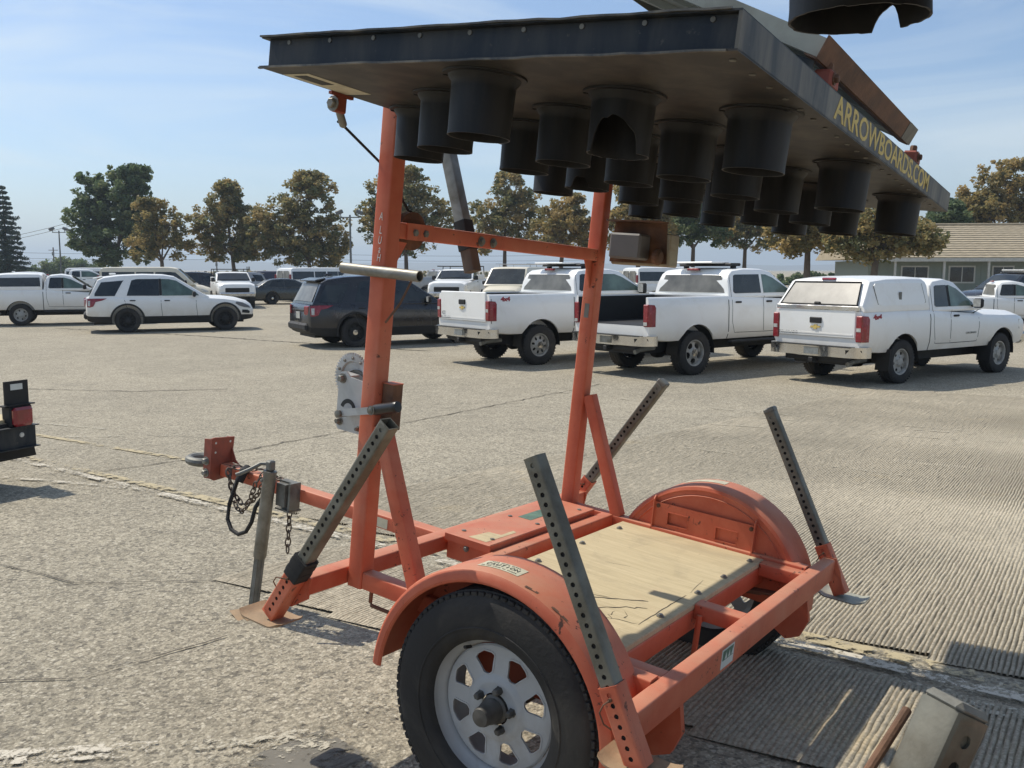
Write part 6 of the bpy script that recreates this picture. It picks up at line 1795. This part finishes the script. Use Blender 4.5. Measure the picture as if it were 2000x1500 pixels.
def van(name, label, pos, heading, paint='white', group='parked vans', scale=1.0, rack=False, wins=True, L=3.5):
    c = Car(name, label, 'van', group, pos, heading, paint, scale); wb, rw, W, roof = L, .37, 1.0, 2.05
    K = [(-1.1, .50, .8, 1.18, 1.20, W - .1, W - .05, W - .06, W - .12), (-1.05, .44, .8, 1.20, 1.22, W - .06, W - .012, W - .03, W - .1), (-.5, .42, .8, 1.2, 1.22, W - .05, W, W - .02, W - .1), (wb - .7, .42, .8, 1.2, 1.22, W - .05, W, W - .02, W - .1), (wb - .2, .42, .8, 1.14, 1.24, W - .05, W, W - .03, W - .2),
         (wb + .35, .42, .78, 1.02, 1.15, W - .06, W - .02, W - .07, W - .26), (wb + .72, .46, .74, .92, 1.02, W - .12, W - .08, W - .14, W - .32), (wb + .80, .52, .70, .82, .86, W - .18, W - .14, W - .2, W - .36)]
    c.lower(K, rw, wb, .46); c.under(-.9, wb + .5, .28, .55, .6)
    c.cabin([(-1.06, 1.24), (-1.03, 1.7), (-.98, roof - .08), (-.85, roof - .02), (0, roof), (wb - 1.1, roof), (wb - .75, roof - .05), (wb + .12, 1.22)], 1.2, W - .025, .13)
    g = MT['glass']
    xs_ = [(-.92, .55), (.62, 1.42), (1.50, 2.25)] if wins else []
    for a, b in xs_: c.patch('side_window', [(a, 1.34), (a, 1.82), (b, 1.82), (b, 1.34)], g)
    c.patch('side_window', [(wb - 1.22, 1.30), (wb - 1.22, 1.82), (wb - .78, 1.80), (wb - .30, 1.36), (wb - .28, 1.30)], g)
    c.pane('windscreen', wb + .08, 1.24, wb - .72, roof - .07, g)
    for sg in (1, -1):
        MB().prism([(-1.082, sg * .06, 1.30), (-1.055, sg * .06, 1.86), (-1.055, sg * .66, 1.86), (-1.055, sg * .72, 1.80), (-1.082, sg * .76, 1.30)], (-.012, 0, 0)).build('rear_window', MT['glass_d'], c.root)
        MB().box((-1.075, sg * (W - .07), 1.45), (.10, .11, .40), bev=.02).build('tail_lamp', MT['red'], c.root)
        MB().prism([(x, sg * (c.ylow(x, z) + .008), z) for x, z in ((wb + .40, .86), (wb + .40, 1.0), (wb + .66, .96), (wb + .72, .84))], (0, -sg * .05, 0)).build('headlamp', MT['lens'], c.root)
    MB().box((-1.105, 0, 1.0), (.006, .012, .9)).build('door_gap', MT['seamc'], c.root)
    c.box('number_plate', (-1.112, -.28, .86), (.01, .30, .16), MT['trim']); c.box('rear_bumper', (-1.16, 0, .56), (.2, 1.96, .16), MT['chrome'], bev=.03); c.box('front_bumper', (wb + .78, 0, .55), (.16, 1.7, .2), MT['trim'], bev=.05); c.box('grille', (wb + .79, 0, .78), (.05, 1.2, .2), MT['trim'])
    c.line('door_gap', [(wb - 1.27, 1.18), (wb - 1.27, .48), (wb - .3, .48), (wb - .22, 1.1)], .012, MT['seamc']); c.mirror(wb - .3, 1.3, MT['trim'])
    for x in (0, wb):
        for sg in (1, -1): add_wheel(c.root, x, sg * (W - .16), rw, .24, 'plain')
    if rack:
        for x in (-.6, .6, 1.8): MB().tube([(x, -.75, roof + .01), (x, -.75, roof + .14), (x, .75, roof + .14), (x, .75, roof + .01)], .018, 6).build('rack_bar', MT['silver'], c.root)
        for sg in (1, -1): MB().tube([(-.9, sg * .75, roof + .15), (2.4, sg * .75, roof + .15)], .018, 6).build('rack_rail', MT['silver'], c.root)
    return c

def sedan(name, label, pos, heading, paint='dkgreen', group='parked cars', scale=1.0, cat='car'):
    c = Car(name, label, cat, group, pos, heading, paint, scale); wb, rw, W = 2.9, .335, .96
    K = [(-1.36, .42, .6, .84, .86, W - .16, W - .10, W - .14, W - .24), (-1.25, .32, .6, .92, .95, W - .08, W - .03, W - .07, W - .18), (-.8, .25, .62, .95, .99, W - .06, W, W - .05, W - .15), (-.3, .22, .62, .95, .99, W - .05, W, W - .04, W - .14), (1.9, .22, .62, .93, .96, W - .05, W, W - .04, W - .14), (2.2, .22, .62, .90, .97, W - .05, W, W - .05, W - .2), (3.0, .24, .6, .84, .91, W - .06, W - .01, W - .07, W - .26), (3.6, .28, .56, .76, .82, W - .10, W - .06, W - .12, W - .3), (3.86, .36, .52, .66, .70, W - .2, W - .15, W - .2, W - .36)]
    c.lower(K, rw, wb, .40); c.under(-1, 3.4, .2, .5, .6)
    c.cabin([(-.78, .98), (-.25, 1.33), (.0, 1.40), (.5, 1.435), (1.0, 1.42), (1.3, 1.36), (2.15, .97)], .95, W - .05, .36)
    g = MT['glass']
    c.patch('side_window', [(-.20, 1.0), (.02, 1.30), (.62, 1.35), (.62, 1.0)], g); c.patch('side_window', [(.70, 1.0), (.70, 1.35), (1.05, 1.33), (1.25, 1.27), (1.75, 1.0)], g)
    c.pane('windscreen', 2.13, .985, 1.30, 1.355, g); c.pane('rear_window', -.74, 1.0, -.22, 1.335, MT['glass_d'])
    for xx in (-.05, .66, 1.75): c.line('door_gap', [(xx, .94), (xx, .36)], .012, MT['seamc'])
    for sg in (1, -1):
        MB().box((-1.34, sg * .62, .72), (.06, .40, .16), bev=.02).build('tail_lamp', MT['red'], c.root)
        MB().prism([(x, sg * (c.ylow(x, z) + .008), z) for x, z in ((3.5, .60), (3.5, .74), (3.7, .70), (3.8, .6))], (0, -sg * .05, 0)).build('headlamp', MT['lens'], c.root)
    c.box('rear_bumper', (-1.35, 0, .48), (.14, 1.7, .16), c.paint, bev=.05); c.box('front_bumper', (3.82, 0, .44), (.16, 1.5, .16), c.paint, bev=.05); c.handle(.1, .82, c.paint); c.handle(.8, .82, c.paint); c.mirror(1.72, 1.0, c.paint, (.1, .15, .12))
    for x in (0, wb):
        for sg in (1, -1): add_wheel(c.root, x, sg * (W - .14), rw, .22, 'blacksuv')
    return c

def at(u, D, v=None):
    """ground point at forward distance D along photo column u"""
    return ((u - 1000) / 1813.14 * D, D)
def contact(p, heading, ytrack):
    """root position from the ground point under the right rear tyre"""
    a = R(heading); return (p[0] - math.sin(a) * ytrack, p[1] + math.cos(a) * ytrack)

# the near row
pickup('pickup_truck', 'white mid-size pickup with white canopy, gold tailgate badge and red 4x4 mark', contact((6.56, 15.75), 34, .80), 34, size='mid', canopy='solid', cab='ext', flaps=True, badge={'bow': 1, 'word': 'COLORADO', '4x4': 1, 'door': 'COLORADO'})
pickup('pickup_truck', 'white heavy-duty pickup with its tailgate missing and black bed open, beside the canopy pickup', contact((3.31, 17.05), 37, .86), 37, size='hd', cab='crew', gate=False, wheelk='hd5', rack='lightbar')
pickup('pickup_truck', 'white heavy-duty pickup with tailgate shut and gold badge, seen between the two orange masts', contact((.52, 18.9), 35, .86), 35, size='hd', cab='ext', wheelk='hd', rack='lightbar', badge={'bow': 1, 'word': 'SILVERADO', 'num': '422', '4x4': 1})
suv('sport_utility_vehicle', 'black SUV with bright tail lamps, partly hidden by the left orange mast', contact((-3.88, 23.1), 29, .98), 29, 'black', wheelk='blacksuv')
suv('sport_utility_vehicle', 'white SUV with black wheels and black lower cladding, side on', contact((-11.80, 28.55), 24.5, .98), 24.5, 'white', wheelk='black')
pickup('pickup_truck', 'white pickup with windowed canopy at the left edge, nose behind the white SUV', contact((-17.0, 32.2), 22, .82), 22, size='mid', canopy='glass', cab='ext', badge={'4x4': 1})
# second row and beyond
pickup('pickup_truck', 'white pickup with black ladder rack facing the camera, left of the dark sedan', at(452, 50), -68, size='hd', cab='reg', rack='ladder', wheelk='plain', scale=.93)
sedan('sedan', 'dark green sedan behind the white SUV nose, left of the white van', at(530, 53), 22)
van('passenger_van', 'white passenger van with two rear door windows, behind the black SUV', at(586, 58), 42)
van('passenger_van', 'cream van with bare roof behind the white SUV', at(250, 46), 14, 'cream', L=3.2, wins=True)
van('passenger_van', 'cream van with ladder rack facing the camera behind the middle pickup', at(1025, 46), -106, 'cream', rack=True)
pickup('pickup_truck', 'white truck with black roof lights facing the camera, behind the black SUV hood', at(905, 49), -98, size='hd', cab='reg', rack='ladder', wheelk='plain')
suv('sport_utility_vehicle', 'dark SUV with loaded roof rack in front of the grey building', at(2010, 40), -158, 'black', rack=True, wheelk='blacksuv')
pickup('pickup_truck', 'small white pickup cut off by the right edge, beyond the canopy pickup', at(1880, 29), -14, size='mid', cab='ext', wheelk='plain', scale=.90)
bgs = [('suv', 690, 60, 25, 'white', 'white SUV roof showing above the black SUV'), ('pickup', 822, 62, 30, 'silver', 'silver pickup behind the left mast, under the pipe'), ('suv', 492, 66, 200, 'silver', 'silver SUV behind the dark sedan'),
       ('pickup', 110, 58, 25, 'white', 'white pickup roof above the canopy pickup cab'), ('suv', 45, 62, 25, 'white', 'white SUV roof at far left, under the conifer'), ('van', 168, 64, 18, 'white', 'white van roof in the far row, left of the cream van'), ('suv', 395, 62, 200, 'black', 'black SUV in the far row, right of the cream van'),
       ('van', 1262, 50, 20, 'white', 'white van behind the two heavy-duty pickups'), ('pickup', 1330, 60, 200, 'white', 'white pickup in the far row behind the open-bed pickup'), ('sedan', 640, 66, 25, 'cream', 'cream car in the far row behind the white van')]
for kind, u, D, hd, paint, lab in bgs:
    p = at(u, D)
    if kind == 'suv': suv('sport_utility_vehicle', lab, p, hd, paint)
    elif kind == 'van': van('passenger_van', lab, p, hd, paint)
    elif kind == 'sedan': sedan('sedan', lab, p, hd, paint)
    else: pickup('pickup_truck', lab, p, hd, paint, size='hd', cab='ext', wheelk='plain')

# black utility trailer whose rear corner comes in at the left edge
ut = empty('utility_trailer')
ut.matrix_world = Matrix.Translation((-3.745, 7.09, gz(7.1))) @ Matrix.Rotation(R(155), 4, 'Z')
tag(ut, 'black utility trailer at the left edge with a red tail lamp', 'trailer')
# own frame: x forward (to the left), y left (towards the camera), origin under the rear corner
def up(n, mb, m): return mb.build(n, MT[m], ut, 30)
up('frame_rail', MB().beam((.0, .0, .47), (0, 1.7, .47), .06, .10).beam((.02, .06, .47), (3.2, .06, .47), .08, .10).beam((.02, 1.64, .47), (3.2, 1.64, .47), .08, .10), 'trim')
up('rear_channel', MB().box((-.03, .85, .40), (.05, 1.74, .16)).box((-.04, .85, .485), (.10, 1.76, .008)).box((-.04, .85, .322), (.10, 1.76, .008)), 'board')
up('light_plate', MB().box((-.035, .11, .745), (.012, .20, .18)).box((-.035, .11, .652), (.07, .26, .010)), 'trim')
up('clearance_decal', MB().box((-.043, .11, .79), (.004, .10, .045)), 'decal_w')
up('light_box', MB().box((-.02, .10, .565), (.10, .19, .16), bev=.01), 'trim')
tl = up('tail_lamp', MB().box((-.085, .105, .565), (.055, .165, .145), bev=.02).box((-.03, .02, .565), (.10, .02, .13), bev=.008), 'red')
up('reflector', MB().lathe([(.0001, .006), (.018, .005), (.02, 0)], (-.056, .10, .42), (-1, .10, .42), 14), 'lens')
up('mud_flap', MB().prism([(.0, -.04, .32), (.0, .34, .32), (.03, .36, .225), (.03, -.08, .225)], (.012, 0, 0)), 'rubber')
up('deck', MB().box((1.6, .85, .53), (3.2, 1.66, .03)), 'ply')
up('fender', MB().sweep([(-.13, 0), (.13, 0), (.13, .008), (-.13, .008)], [(.75 - .42 * math.cos(R(15 + 150 * k / 12)), .20, .33 + .42 * math.sin(R(15 + 150 * k / 12))) for k in range(13)], up=V((0, 1, 0))), 'trim') if False else None
for y in (.20, 1.50): add_wheel(ut, .52, y, .33, .22, 'plain')
up('axle', MB().tube([(.52, .2, .33), (.52, 1.5, .33)], .035, 10), 'trim')
up('tongue', MB().beam((3.2, .85, .45), (4.4, .85, .45), .08, .08).tube([(4.1, .85, .45), (4.1, .85, -.0)], .03, 8), 'trim')
